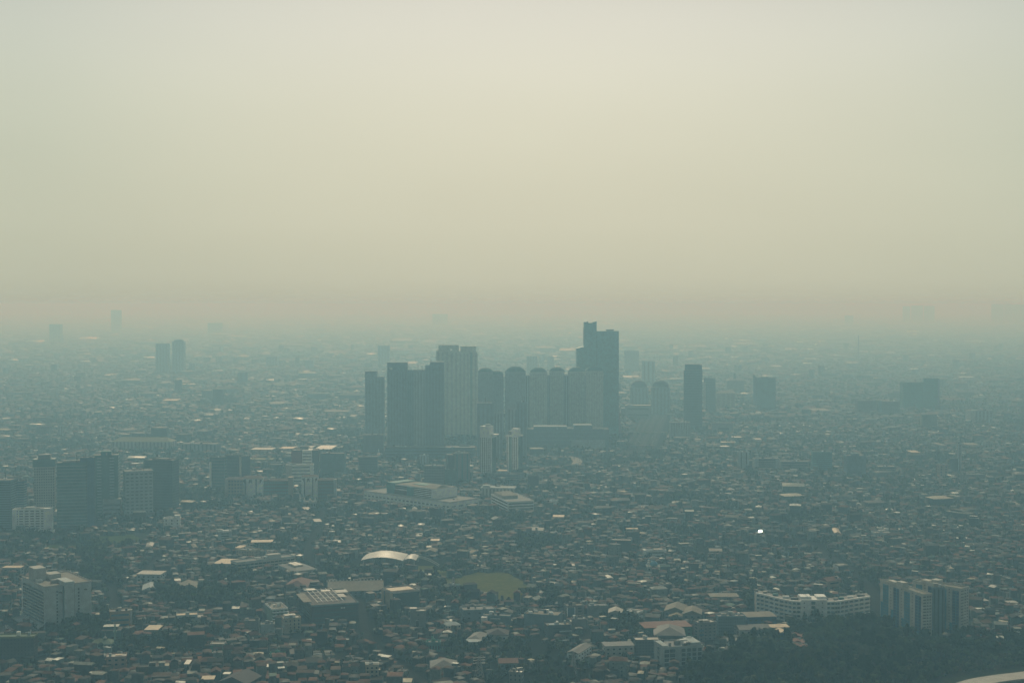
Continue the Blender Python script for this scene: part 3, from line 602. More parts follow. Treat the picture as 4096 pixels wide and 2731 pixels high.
# link walls between the capped towers
for k, (a, c2) in enumerate([(2186, 2200), (2256, 2274), (2102, 2120)]):
    B('link_building', ['ribbed lower link wall between the fourth and fifth capped towers', 'ribbed lower link wall between the fifth capped tower and the next', 'ribbed lower link wall between the dark and the pale capped tower'][k], 'link building', a, c2, 1758, 1500, .9, 0, 'towergrey', ('strip', 1, 2, 2, .4, 1), roof='plain', clutter=0)
TW('dark front tower with a white roof edge below the first capped tower', 1908, 1975, 1835, 1612, 'towerdark', 4, [('roof_edge', -.02, .9, -.04, .1, 1, 1.015, 'white')], short='the dark front tower', group='dark front towers', rows=26)
TW('short dark front tower behind the left white twin', 1975, 2010, 1835, 1652, 'towergrey', 3, group='dark front towers')
TW('dark front tower with a low dome between the white twins', 2030, 2070, 1838, 1636, 'towergrey', 3, group='dark front towers')
TW('tall dark front tower behind the right white twin', 2066, 2107, 1838, 1609, 'towerdark', 3, group='dark front towers', short='the tall dark front tower')
# skyscraper
D0 = gnd(0, 1745)[1]
def wx(x): return (x - CX) / F * D0 * 1.0
root = thing('skyscraper', 'tallest glass skyscraper with a notched slim tower beside a broad slab', 'skyscraper', wx(2392), D0 + 25, 0, None, 'the tallest skyscraper')
FOOT.append((wx(2392), D0 + 25, 0, 60, 30))
ox = wx(2392)
def sk(nm, x0, x1, yt, m, y0=-22, y1=22, z0=0): return MB().box(wx(x0) - ox, wx(x1) - ox, y0, y1, z0, zrow(yt, D0)).build(nm, m, root)
sk('slim_tower', 2338, 2387, 1291, 'towerteal')
zt = zrow(1286, D0)
b = MB()
for (a, c2, e) in ((2338, 2353, 1), (2372, 2387, -1)):
    x0, x1 = wx(a) - ox, wx(c2) - ox; zl, zr = (zt - 1, zt + .5)
    b.hull([(x0, -22, zt - 4), (x1, -22, zt - 4), (x1, 22, zt - 4), (x0, 22, zt - 4), (x0, -22, zl if e > 0 else zl), (x1, -22, zr), (x1, 22, zr), (x0, 22, zl)],
           [(3, 2, 1, 0), (0, 1, 5, 4), (1, 2, 6, 5), (2, 3, 7, 6), (3, 0, 4, 7), (4, 5, 6, 7)])
b.build('crown_fin', 'towerteal', root)
sk('broad_slab', 2389, 2476, 1325, 'towerteal')
sk('link', 2380, 2395, 1339, 'glassdark', -15, 15)
x0, x1 = wx(2307) - ox, wx(2339) - ox; za, zb = zrow(1394, D0), zrow(1386, D0)
MB().hull([(x0, -22, 0), (x1, -22, 0), (x1, 22, 0), (x0, 22, 0), (x0, -22, za), (x1, -22, zb), (x1, 22, zb), (x0, 22, za)],
          [(3, 2, 1, 0), (0, 1, 5, 4), (1, 2, 6, 5), (2, 3, 7, 6), (3, 0, 4, 7), (4, 5, 6, 7)]).build('shoulder', 'towerteal', root)
b = MB()
for i in range(14):
    z = zrow(1315, D0) - i * (zrow(1315, D0) - zrow(1386, D0)) / 14; b.box(wx(2336) - ox, wx(2338.4) - ox, -20, 20, z, z + 1.6)
b.build('balcony', 'towerdark', root)
b = MB()
b.lathe([(8, zrow(1325, D0)), (9.5, zrow(1325, D0) + 3), (9.5, zrow(1325, D0) + 4)], 16, wx(2443) - ox, 0); b.build('helipad', 'towergrey', root)
for i in range(28):
    z = 8 + i * 9.2
    if z > 240: break
    b = MB(); xr = wx(2476.4) - ox; xl = wx(2389) - ox; b.box(xl, xr, -22.2, 22.2, z, z + .6); b.build('floor_slab', 'towerteal', root)
MB().hull([(wx(2476) - ox, -22, 0), (wx(2488) - ox, -22, 0), (wx(2476) - ox, -22, zrow(1610, D0)), (wx(2476) - ox, 22, 0), (wx(2488) - ox, 22, 0), (wx(2476) - ox, 22, zrow(1610, D0))],
          [(0, 1, 2), (3, 5, 4), (0, 3, 4, 1), (1, 4, 5, 2), (2, 5, 3, 0)]).build('buttress', 'towergrey', root)
# right of the cluster
B('exhibition_hall', 'wide hall with a white flat roof right of the skyscraper', 'hall', 2500, 2608, 1672, 1622, .5, -4, 'grey', ('band', 2, 1, 1, .8, .3), rm='roofpale', extra=[('annex', -.15, 0, .0, .8, 0, .8, 'grey')], clutter=2, short='the hall with the white flat roof')
B('apartment_tower', 'faint square tower just right of the skyscraper top', 'tower', 2498, 2556, 1490, 1404, .6, 0, 'grey', None, extra=[('crown', .05, .95, 0, 1, 1, 1.03, 'grey')], clutter=0, short='the faint square tower')
B('apartment_tower', 'faint pale gabled slab right of the faint square tower', 'tower', 2569, 2620, 1540, 1446, .6, 0, 'lightgrey', ('strip', 1, 3, 2, .4, 1), 'grey', clutter=0)
def domed(label, x0, x1, yb, yt, short=None):
    rt, w, d, h = B('apartment_tower', label, 'domed tower', x0, x1, yb, yt, .7, 0, 'towerdark', ('strip', 1, 5, 4, .45, 1), 'towerwin', roof='plain', rm='grey', clutter=0, group='pair of domed apartment towers', short=short)
    MB().lathe([(w * .46, h + .3), (w * .44, h + 6), (w * .34, h + 13), (w * .2, h + 17), (w * .06, h + 18.5)], 16, 0, 0, 1, .7).build('dome', 'roofdark', rt, True)
domed('left of the two round topped towers beyond the highway', 2522, 2593, 1640, 1548, 'the left round topped tower')
domed('right of the two round topped towers beyond the highway', 2608, 2680, 1655, 1548, 'the right round topped tower')
rt, w, d, h = B('office_tower', 'dark lone office tower with a chamfered crown right of the highway', 'office tower', 2735, 2814, 1718, 1480, .7, -6, 'glassdark', ('band', 34, 1, 1, .98, .3), 'bluegrey', roof='plain', clutter=1, extra=[('crown', .06, .98, .05, .95, 1, 1.09, 'glassdark'), ('crown_rim', .06, .86, .05, .95, 1.09, 1.1, 'grey')], short='the dark lone tower')
B('office_tower', 'paler round shouldered tower right behind the dark lone tower', 'office tower', 2814, 2867, 1660, 1514, .8, -8, 'bluegrey', ('band', 20, 1, 1, .95, .2), extra=[('corner_fin', .0, .2, -.05, .2, 0, .9, 'offwhite')], clutter=1)
B('hotel', 'cream hotel with pavilion roofs behind the dark lone tower', 'hotel', 2866, 2948, 1640, 1572, .6, -10, 'cream', ('grid', 9, 4, 3, .6, .5), 'tan', 'hip', 'rooftan', clutter=0, short='the cream hotel')
B('apartment_tower', 'faint tower crowned by a small spire', 'tower', 2908, 2976, 1580, 1522, .6, 0, 'grey', None, roof='hip', rm='grey', extra=[('spire', .42, .56, .4, .6, 1, 1.5, 'copper')], clutter=0)
rt, w, d, h = B('office_tower', 'green glass tower with a raised left fin right of the cream hotel', 'office tower', 3030, 3108, 1648, 1512, .6, -8, 'glassteal', ('band', 16, 1, 1, .98, .1), 'teal', clutter=1, short='the finned green tower')
MB().hull([(-w * .72, -d * .3, 0), (-w * .5, -d / 2, 0), (-w * .5, d / 2, 0), (-w * .72, d / 2, 0), (-w * .72, -d * .3, h * 1.1), (-w * .5, -d / 2, h * 1.01), (-w * .5, d / 2, h * 1.01), (-w * .72, d / 2, h * 1.1)],
          [(3, 2, 1, 0), (0, 1, 5, 4), (1, 2, 6, 5), (2, 3, 7, 6), (3, 0, 4, 7), (4, 5, 6, 7)]).build('fin', 'bluegrey', rt)
TWG = 'twin green slabs at the right'
B('office_tower', 'left of the twin green slab towers near the right edge', 'office tower', 3612, 3692, 1642, 1530, .6, 0, 'slabgreen', ('band', 16, 1, 1, .98, .1), 'teal', group=TWG, clutter=2, short='the left green slab')
B('office_tower', 'right of the twin green slab towers, taller with sloped roof lines', 'office tower', 3695, 3762, 1642, 1515, .7, -10, 'slabgreen', ('band', 16, 1, 1, .98, .1), 'teal', group=TWG, clutter=2, extra=[('side_wall', .92, 1.02, -.02, 1, 0, 1, 'bluegrey')], short='the right green slab')
B('apartment_block', 'pale gridded block with a white end wall near the right edge', 'apartment block', 3876, 3974, 1698, 1642, .5, 8, 'lightgrey', ('grid', 9, 6, 3, .5, .45), extra=[('end_wall', -.02, .2, -.04, 1, 0, 1.02, 'offwhite')], short='the pale gridded block')
B('apartment_block', 'faint wide banded block left of the twin green slabs', 'apartment block', 3430, 3506, 1665, 1602, .5, 0, 'grey', ('band', 11, 1, 1, .95, .4), clutter=2)
B('apartment_block', 'faint banded block second left of the twin green slabs', 'apartment block', 3516, 3600, 1665, 1606, .5, 0, 'grey', ('band', 11, 1, 1, .95, .4), extra=[('stair_tower', -.05, .12, -.05, .5, 0, 1.08, 'bluegrey')], clutter=2)
B('hotel', 'pale gridded hotel beside the highway overpass', 'hotel', 2680, 2762, 1762, 1690, .5, 3, 'lightgrey', ('grid', 9, 8, 4, .35, .45), 'darkgrey', extra=[('wing', .3, .75, -.25, 0, 0, .7, 'lightgrey')], short='the pale gridded hotel')
B('office_building', 'blocky hazy building with a hollow front right of the pale hotel', 'office building', 2854, 2932, 1732, 1692, .5, 0, 'grey', None, extra=[('recess_shade', .25, .8, -.02, .2, 0, .55, 'window')], short='the hollow-fronted building')  # shade of the hollow front put into a dark box
B('office_tower', 'slim pale tower with a blank front, left in the middle distance', 'office tower', 2955, 2998, 1888, 1808, .8, 0, 'lightgrey', ('strip', 1, 2, 2, .15, 1), 'window', extra=[('podium', -.1, 1.1, -.15, 1, 0, .15, 'grey')], short='the slim pale tower')
B('office_building', 'wide banded building right of the slim pale tower', 'office building', 3021, 3118, 1888, 1834, .5, 0, 'grey', ('band', 6, 1, 1, .8, .4), extra=[('end_wall', -.02, .14, -.04, 1, 0, 1, 'lightgrey'), ('end_wall', .84, 1.0, -.04, 1, 0, 1, 'lightgrey')])
B('office_building', 'long dim flat building in the middle distance right of the banded one', 'office building', 3125, 3240, 1884, 1846, .4, -4, 'grey', ('band', 4, 1, 1, .9, .4), 'darkgrey', rm='grey')
B('office_building', 'dim green grey office block third from the slim pale tower', 'office building', 3252, 3332, 1888, 1808, .5, -4, 'teal', ('band', 9, 1, 1, .95, .25), 'glassdark')
B('office_tower', 'plain blue grey tower standing right of the dim office blocks', 'office tower', 3385, 3466, 1908, 1824, .6, 5, 'bluegrey', None, extra=[('penthouse', .3, .7, .3, .7, 1, 1.12, 'bluegrey')], short='the plain blue grey tower')
B('warehouse', 'low banded warehouse with bright roof right of the plain tower', 'warehouse', 3514, 3586, 1894, 1866, .6, 0, 'grey', ('band', 3, 1, 1, .9, .3), rm='roofpale')
B('apartment_block', 'small brown and tan block left of the slim light pillar', 'apartment block', 3754, 3798, 1904, 1860, .7, 10, 'tan', ('grid', 4, 2, 2, .3, .4), rm='concrete', short='the brown and tan block')
B('office_tower', 'very slim light pillar tower near the right edge', 'tower', 3836, 3850, 1892, 1775, .9, 0, 'lightgrey', ('strip', 1, 1, 1, .3, 1), 'grey', extra=[('side_block', -2.2, 0, .0, 1, 0, .52, 'darkgrey')], clutter=1, short='the slim light pillar')
B('office_building', 'long grey block right of the slim light pillar', 'office building', 3853, 3947, 1928, 1899, .4, 4, 'grey', None, rm='grey')
# far left & horizon
FG = 'faint towers near the horizon'
for (x0, x1, yb, yt, lab, ex) in [(624, 673, 1500, 1374, 'left of the two hazy towers standing alone on the left plain', None), (690, 736, 1500, 1366, 'right, round topped, of the two hazy towers on the left plain', 'r'),
        (446, 482, 1335, 1240, 'lone faint tower at the horizon left of centre left', None), (199, 243, 1378, 1297, 'faint wide tower near the left edge below the horizon', None),
        (1512, 1558, 1470, 1382, 'faint grey tower left of the tower cluster', None), (2107, 2150, 1505, 1424, 'faint tower seen above the capped roofs', None), (2190, 2216, 1490, 1426, 'smaller faint tower seen above the capped roofs', None),
        (3614, 3640, 1300, 1225, 'faint tower on the right horizon, first of three', None), (3650, 3690, 1300, 1222, 'faint tower on the right horizon, middle of three', None), (3700, 3736, 1300, 1224, 'faint tower on the right horizon, third of three', None),
        (3972, 4012, 1300, 1215, 'faint tall block at the far right horizon', None), (4020, 4044, 1296, 1214, 'faint thin block second at the far right horizon', None), (4052, 4110, 1300, 1217, 'faint wide block touching the right edge at the horizon', None),
        (1730, 1790, 1310, 1256, 'barely visible tower at the horizon above the pale towers', None), (3382, 3412, 1310, 1262, 'barely visible tower at the horizon right of centre', None),
        (832, 885, 1345, 1292, 'barely visible block on the left plain', None), (1065, 1110, 1470, 1426, 'faint low tower in the middle of the left plain', None), (1220, 1252, 1480, 1440, 'faint little tower right of the faint low one', None)]:
    rt, w, d, h = B('distant_tower', lab, 'tower', x0, x1, yb, yt, .7, 0, 'towerdark', ('strip', 1, 4, 3, .4, 1), 'towerwin', roof='plain', clutter=1, group=FG)
    if ex: MB().lathe([(w * .45, h + .3), (w * .38, h + 7), (w * .1, h + 10)], 14, 0, 0, 1, .7).build('dome', 'grey', rt, True)
X0, Y0 = gnd(3434, 1450); hm = zrow(1342, Y0)
rt = thing('radio_mast', 'very thin radio mast rising from the far right plain', 'mast', X0, Y0, 0, None, 'the thin radio mast')
b = MB(); b.bar((0, 0, 0), (0, 0, hm), 1.4); b.build('mast', 'darkgrey', rt)
b = MB()
for a in range(3): b.bar((45 * math.cos(a * 2.1), 45 * math.sin(a * 2.1), 0), (0, 0, hm * .85), .25)
b.build('guy_wire', 'darkgrey', rt)

# ------------------------------------------------------------------ foreground: left and middle
B('house', 'cream apartment villa with dark windows behind the long school', 'house', 938, 1032, 2238, 2202, .6, -20, 'cream', ('grid', 3, 7, 4, .3, .4), rm='grey', short='the cream villa behind the school')
def ROOF(label, x0, x1, ya, yb, hgt, m, yaw=0, kind='flat', wall='grey', name='warehouse', cat='warehouse', short=None, group=None):
    """a low building known by the roof it shows: columns x0..x1, rows ya (far edge) .. yb (near edge)"""
    D1 = gnd(0, yb, hgt)[1]; D2 = gnd(0, ya, hgt)[1]; w = (x1 - x0) / F * D1; d = max(5, D2 - D1)
    if yaw: w = max(5, w - d * abs(math.sin(math.radians(yaw))) * .8)
    yw = math.radians(yaw); Xc = ((x0 + x1) / 2 - CX) / F * (D1 + D2) / 2; Yc = (D1 + D2) / 2
    r = thing(name, label, cat, Xc, Yc, yw, group, short); FOOT.append((Xc, Yc, yw, w / 2 + 1.5, d / 2 + 1.5))
    MB().box(-w / 2, w / 2, -d / 2, d / 2, 0, hgt).build('wall', wall, r)
    b = MB()
    if kind == 'flat': b.box(-w / 2 - .6, w / 2 + .6, -d / 2 - .6, d / 2 + .6, hgt, hgt + .3)
    elif kind == 'shed': b.hull([(-w / 2 - .5, -d / 2 - .5, hgt), (w / 2 + .5, -d / 2 - .5, hgt), (w / 2 + .5, d / 2 + .5, hgt + .1 * d), (-w / 2 - .5, d / 2 + .5, hgt + .1 * d)], [(0, 1, 2, 3)])
    else:
        if w >= d: b.hip(-w / 2, w / 2, -d / 2, d / 2, hgt, .16 * d, d * .4 if kind == 'hip' else 0)
        else: b.hip(-d / 2, d / 2, -w / 2, w / 2, hgt, .2 * w, w * .4 if kind == 'hip' else 0); b.v = [(-p[1], p[0], p[2]) for p in b.v]
    b.build('roof', m, r)
    windows(r, w, d, hgt * .1, hgt * .9, ('grid', max(1, int(hgt / 3.5)), max(2, int(w / 5)), max(1, int(d / 6)), .35, .35))
    return r, w, d
ROOF('long low shed with a warm orange tinted roof left of the school', 858, 984, 2235, 2254, 6, 'roofwarm', -8, 'flat', short='the long orange-tinted shed')
r, w, d, h = BF('school', 'long white school block with three open arcaded storeys', 'school', (948, 2293), (1180, 2266), 17, 2252, 'offwhite', None, rm='grey', pm='lightgrey', clutter=5, short='the long white school')
for i in range(3):
    z = h * (.07 + .3 * i); MB().box(-w * .49, w * .49, -d / 2 - .15, -d / 2 + .1, z, z + h * .17).build('arcade_shade', 'window', r)  # shade inside the open arcades put into dark panels on the wall
    MB().box(-w / 2 - .2, -w / 2 + .1, -d * .4, d * .4, z, z + h * .17).build('arcade_shade', 'window', r)
for k in range(15): MB().box((-.49 + .07 * k) * w - .25, (-.49 + .07 * k) * w + .25, -d / 2 - .5, -d / 2 - .1, 0, h * .95).build('column', 'offwhite', r)
MB().box(w * .08, w * .3, -d * .1, d * .4, h, h + 4).build('stair_tower', 'offwhite', r)
r, w, d, h = BC('hall', 'square white pavilion with four pane skylight right of the school', 'pavilion', (1113, 2285, 1180, 2312, 1262), 2288, 'offwhite', ('strip', 1, 7, 7, .08, 1), 'grey', rm='roofgrey', clutter=0, short='the skylight pavilion')
MB().hip(-w * .5, w * .5, -d * .5, d * .5, h + 1.2, 3.5, d * .3, .8).build('roof', 'grey', r)
for a in (0, 1):
    for c2 in (0, 1): MB().box(-w * .27 + a * w * .2, -w * .09 + a * w * .2, -d * .2 + c2 * d * .22, d * .0 + c2 * d * .22, h + 3.4, h + 4.9).build('skylight', 'roofbright', r)
ROOF('red tiled house in front of the skylight pavilion', 1140, 1246, 2318, 2345, 4.5, 'roofred', -6, 'hip', 'pink', 'house', 'house')
# long grey shed in two lengths with ridge vents
r, w, d = ROOF('very long grey gabled shed with a row of ridge vents', 1300, 1538, 2330, 2362, 7, 'rooftan', 7, 'gable', 'bluegrey', 'factory_shed', 'shed', 'the long vented shed')
for k in range(16): MB().lathe([(.5, 0), (.6, .9), (.1, 1.3)], 8, (-.47 + .0625 * k) * w, 0).build('roof_vent', 'white', r).location.z = 7 + .16 * d
ROOF('dark blue grey lean-to shed below the long vented shed', 1305, 1400, 2368, 2376, 4, 'grey', 7, 'flat', 'bluegrey', 'shed', 'shed')
# building under a bare white roof lattice
r, w, d, h = BC('lattice_roofed_building', 'dark building topped by a bare white steel roof lattice', 'building', (1196, 2440, 1248, 2500, 1431), 2424, 'darkgrey', ('band', 4, 1, 1, .9, .25), 'glassdark', rm='roofdark', pm='bluegrey', clutter=0, short='the white-lattice roof')
b = MB()
for k in range(6): b.box((-.36 + .11 * k) * w - .2, (-.36 + .11 * k) * w + .2, -d * .45, d * .46, h + 2.6, h + 3.0)
b.build('roof_beam', 'signwhite', r)
b = MB()
for k in range(5): b.box(-w * .36, w * .2, (-.42 + .2 * k) * d, (-.42 + .2 * k) * d + .3, h + 3.0, h + 3.3)
b.build('roof_purlin', 'signwhite', r)
for a, c2, e, g in ((-.36, -.17, .34, .46), (-.08, .12, .2, .3)): MB().box(a * w, c2 * w, e * d, g * d, h + 3.4, h + 3.6).build('roof_sheet', 'roofbright', r)
MB().box(w * .22, w * .48, d * .1, d * .3, h + 2.4, h + 2.8).build('roof_sheet', 'roofpale', r)
MB().box(w * .2, w * .34, -d * .2, d * .02, h + 2.4, h + 2.8).build('roof_sheet', 'roofpale', r)
MB().box(-w * .62, -w * .44, -d * .3, d * .3, h + 1.2, h + 1.6).build('roof_sheet', 'rooftan', r)
b = MB()
for k in range(3): b.box(w * .12 + k * 1.5, w * .12 + k * 1.5 + .6, -d / 2 - .3, -d / 2 - .1, h * .78, h * .86)
b.build('wall_sign', 'signwhite', r)
r, w, d, h = BC('apartment_block', 'pale green apartment block with balconies on its front', 'apartment block', (1062, 2470, 1090, 2494, 1146), 2438, 'palegreen', ('grid', 4, 4, 0, .5, .5), pm='white', rm='rooftan', extra=[('balcony', 0, 1.02, -.09, 0, .32, .36, 'white'), ('balcony', 0, 1.02, -.09, 0, .57, .61, 'white'), ('balcony', 0, 1.02, -.09, 0, .8, .84, 'white')], clutter=6, short='the pale green block')
B('villa', 'cream three storey villa with arched balconies below the pale green block', 'villa', 1116, 1198, 2532, 2474, .7, 20, 'cream', ('grid', 4, 4, 3, .3, .45), rm='roofpale', extra=[('roof_house', .1, .7, .2, .8, 1, 1.2, 'white'), ('bay', .05, .35, -.15, .1, 0, .7, 'cream'), ('roof_slab', .08, .75, .15, .85, 1.2, 1.23, 'roofpale')], clutter=2, short='the cream villa')
B('shophouse', 'plain grey walled block left of the pale green block', 'building', 969, 1030, 2540, 2484, .8, 6, 'grey', ('grid', 1, 2, 0, .1, .1), rm='rooftan', clutter=2, short='the plain grey block')
B('shophouse', 'plain lighter grey block between the grey block and the cream villa', 'building', 1034, 1092, 2548, 2498, .8, 8, 'lightgrey', ('grid', 1, 2, 0, .1, .1), rm='rooftan', clutter=4)
B('house', 'house with a bright green side wall', 'house', 836, 890, 2614, 2576, .8, 0, 'green', None, pm='roofpale', rm='roofpale', clutter=0, short='the green-walled house')
def bright(label, x0, x1, ya, yb, m='roofbright', h=5, yaw=0, kind='flat', short=None, cat='house', name='house', group=None, wall='grey'):
    return ROOF(label, x0, x1, ya, yb, h, m, yaw, kind, wall, name, cat, short, group)
bright('house under a bright cream stepped roof right of the brown and white building', 580, 633, 2500, 2518, 'roofwarm', 7, short='the bright cream roof')
bright('house with a dazzling white tilted roof near the lower left', 735, 752, 2642, 2654, 'roofbright', 7, 0, 'shed')
bright('long warm lit shed roof below the small white stepped block', 1001, 1088, 2159, 2168, 'roofwarm', 6, 6, short='the long warm shed roof')
bright('orange tinted roof pair left of the cream villa behind the school', 942, 974, 2181, 2191, 'roofwarm', 6, -8)
bright('pale diamond roof below the narrower white shield panel', 1203, 1247, 2028, 2038, 'roofpale', 5, 20)
bright('large pale square roof on the plain below the shield panels', 1246, 1287, 2075, 2086, 'roofpale', 6, 15)
bright('pale gabled roof at the left, under the white stepped block', 756, 788, 2175, 2190, 'rooftan', 6, 20, 'gable')
bright('pale folded roof cut by trees left of the school', 575, 612, 2170, 2184, 'roofpale', 6, 10, 'hip')
bright('yellowish flat roof with sheds at the far left edge', 8, 80, 2262, 2270, 'roofwarm', 9, 0, short='the yellowish roof at the left edge')
bright('tan warehouse roof in a tree belt left of centre', 690, 800, 2334, 2356, 'rooftan', 6, 10, 'gable', short='the tan warehouse roof in the trees')
bright('pale blue gabled roof left of the tan warehouse roof', 555, 632, 2336, 2358, 'lightgrey', 6, 12, 'gable')
bright('white roof with flag poles by the left tree belt', 548, 650, 2282, 2296, 'roofpale', 9, -4, wall='lightgrey')
bright('huge dark pitched roof cut by the bottom edge', 873, 1030, 2696, 2731, 'roofdark', 9, -16, 'gable', short='the huge dark roof', wall='darkgrey')
bright('bright white square roof touching the huge dark roof', 889, 912, 2688, 2694, 'roofbright', 9, 0)
bright('pale roof with lattice frame at the bottom left of centre', 800, 850, 2702, 2716, 'roofwarm', 7, 5)
bright('bright tiled roof near the green domed mosque', 1047, 1072, 2656, 2666, 'roofbright', 7, 8)
bright('orange lit roof under the white twin towers', 1723, 1755, 2155, 2162, 'roofwarm', 6, 0)
bright('bright small roof on the plain below the mall', 1706, 1721, 2182, 2187, 'roofbright', 5, 0)
bright('pale tan roof on the plain under the mall', 1700, 1748, 2196, 2206, 'rooftan', 6, -8, 'gable')
bright('pale low roof with dark trees right of the school', 1868, 1904, 2199, 2212, 'rooftan', 6, -14)
bright('flat pale roof right of the plain above the field', 2212, 2258, 2059, 2067, 'roofwarm', 6, -4, short='the flat pale roof above the field')
bright('orange lit long roof in the right middle distance', 2507, 2552, 2111, 2115, 'roofwarm', 5, 0)
bright('tan flat roof on the plain left of the mosque with the blue dome', 2838, 2893, 2193, 2204, 'rooftan', 6, -6, short='the tan flat roof on the plain')
bright('silver white glinting roof below the blue domed mosque', 2427, 2450, 2300, 2311, 'roofbright', 6, 10, 'gable', short='the silver white roof')
bright('pale roof pair right of the dark slab', 2290, 2298, 2254, 2262, 'roofpale', 7, 0)
bright('brown tiled long roof above the banded hospital', 3332, 3368, 2113, 2131, 'roofwarm', 6, -8, 'gable')
WH = [(1006, 1095, 1790, 1798, 'roofpale'), (1120, 1178, 1786, 1794, 'roofwarm'), (1228, 1255, 1783, 1790, 'roofpale'), (1266, 1338, 1781, 1796, 'roofbright'), (2491, 2560, 1502, 1509, 'roofbright'), (2931, 3011, 1359, 1362, 'roofbright'), (2916, 2956, 1382, 1387, 'roofpale'),
      (3028, 3107, 1381, 1384, 'roofpale'), (3180, 3217, 1366, 1370, 'roofbright'), (3123, 3196, 1392, 1397, 'roofpale'), (3220, 3262, 1394, 1400, 'roofbright'), (3370, 3417, 1391, 1397, 'roofbright'), (3222, 3278, 1432, 1437, 'roofpale'), (2820, 2855, 1427, 1432, 'roofpale'),
      (3088, 3124, 1461, 1466, 'roofpale'), (3174, 3206, 1495, 1500, 'roofpale'), (3304, 3328, 1567, 1570, 'roofbright'), (3430, 3505, 1376, 1379, 'roofpale'), (3436, 3500, 1404, 1407, 'roofpale'), (3545, 3580, 1406, 1411, 'roofpale'), (3530, 3568, 1371, 1373, 'roofpale'), (3692, 3738, 1458, 1461, 'roofpale'),
      (3828, 3866, 1436, 1439, 'roofpale'), (3838, 3874, 1490, 1494, 'roofpale'), (421, 457, 1495, 1501, 'roofwarm'), (654, 714, 1596, 1602, 'roofwarm'), (1075, 1142, 1606, 1615, 'rooftan'), (975, 994, 1672, 1675, 'roofbright'), (1296, 1400, 1640, 1646, 'rooftan'), (0, 32, 1670, 1676, 'roofpale'),
      (1560, 1582, 1391, 1395, 'roofpale'), (1628, 1668, 1447, 1454, 'roofpale'), (2690, 2750, 1383, 1386, 'roofpale'), (2725, 2745, 1400, 1405, 'roofpale'), (1400, 1424, 1660, 1664, 'roofpale'), (3720, 3750, 1658, 1663, 'roofbright'), (3795, 3828, 1660, 1663, 'roofpale'), (2929, 2966, 1745, 1749, 'roofbright'),
      (3245, 3315, 1633, 1643, 'rooftan'), (2881, 2917, 1782, 1786, 'roofbright'), (3640, 3675, 1801, 1809, 'roofwarm'), (3746, 3775, 1770, 1781, 'rooftan'), (3860, 3910, 1771, 1779, 'rooftan'), (3020, 3045, 1752, 1758, 'roofpale')]
PW = {'roofpale': 'pale', 'roofwarm': 'warm cream', 'roofbright': 'bright white', 'rooftan': 'tan'}
ON = 'nearest,second nearest,third nearest,fourth nearest,fifth nearest,sixth nearest,seventh nearest,eighth nearest,ninth nearest,tenth nearest,eleventh nearest,twelfth nearest,thirteenth nearest,fourteenth nearest,fifteenth nearest,sixteenth nearest,seventeenth nearest,eighteenth nearest'.split(',')
wc_ = {}
for q_ in sorted(WH, key=lambda z: -z[3]):
    sd_ = 'left' if q_[0] < 1450 else ('middle' if q_[0] < 2800 else 'right'); k_ = (PW[q_[4]], sd_); i_ = wc_.get(k_, 0); wc_[k_] = i_ + 1
    ROOF('%s roofed warehouse in the haze of the %s plain, %s the camera' % (k_[0], sd_, ON[i_]), q_[0], q_[1], q_[2], q_[3], 9, q_[4], RND.uniform(-5, 5), 'flat', 'grey', 'warehouse', 'warehouse', None, 'warehouses on the far plain')
# dome tent
D1 = gnd(0, 2268)[1]; Xc = ofx(1530, D1); Wt = (1612 - 1440) / F * D1
r = thing('sports_hall', 'shiny white vaulted tent roof over an open sports hall', 'sports hall', Xc, D1 + 22, math.radians(-4), None, 'the white vaulted tent')
FOOT.append((Xc + 15, D1 + 22, 0, Wt / 2 + 28, 34))
def vault(x0, x1, y0, y1, zt, n, name, mm):
    b = MB(); m = 8
    for j in range(n + 1):
        u = j / n; x = x0 + (x1 - x0) * u
        for k in range(m + 1):
            v_ = k / m; y = y0 + (y1 - y0) * v_
            z = 6 + (zt - 6) * math.sin(math.pi * (.06 + .88 * u)) ** .8 * (.62 + .38 * math.sin(math.pi * v_)) + (.0 if j % 2 else -.25)
            b.v.append((x, y, z))
    for j in range(n):
        for k in range(m): b.f.append((j * (m + 1) + k, (j + 1) * (m + 1) + k, (j + 1) * (m + 1) + k + 1, j * (m + 1) + k + 1))
    return b.build(name, mm, r, True)
vault(-Wt / 2, Wt / 2, -20, 22, 14.5, 18, 'vault_roof', 'tentwhite')
vault(Wt * .49, Wt * .78, -12, 18, 10.5, 8, 'small_vault', 'tentwhite')
for x in (-.45, -.2, .05, .3, .48, .75):
    MB().box(x * Wt - .5, x * Wt + .5, -17, -16, 0, 8).build('column', 'lightgrey', r)
    MB().box(x * Wt - .5, x * Wt + .5, 16, 17, 0, 8).build('column', 'lightgrey', r)
MB().box(-Wt * .1, Wt * .55, 2, 20, 0, 6).build('grandstand', 'beige', r)
b = MB()
for k in range(2):
    pts = [(Wt * .8 + t * 26, -6 + k * 8 - t * 14, 9 - 7 * t * t) for t in [i / 6 for i in range(7)]]
    for a, c2 in zip(pts[:-1], pts[1:]): b.bar(a, c2, .3)
b.build('arch_frame', 'lightgrey', r)
r, w, d, h = BC('office_building', 'box building with sunlit pale left end wall and dark glazed front beside the field', 'office building', (1529, 2425, 1570, 2446, 1676), 2372, 'glassdark', ('strip', 1, 6, 0, .04, 1), 'darkgrey', rm='roofdark', pm='offwhite', clutter=0, short='the dark glazed box',
  extra=[('end_wall', -.02, .0, -.01, 1.01, 0, .99, 'cream')])  # left face's sunlight put into cream, the front's shade into its dark tone
MB().box(-w * .45, w * .4, -d * .25, d * .3, h + .2, h + .9).build('roof_deck', 'roofwarm', r)
MB().box(-w / 2 - 1.9, -w / 2 - 1.2, d * .12, d * .17, 0, h * .97).build('window_strip', 'window', r)
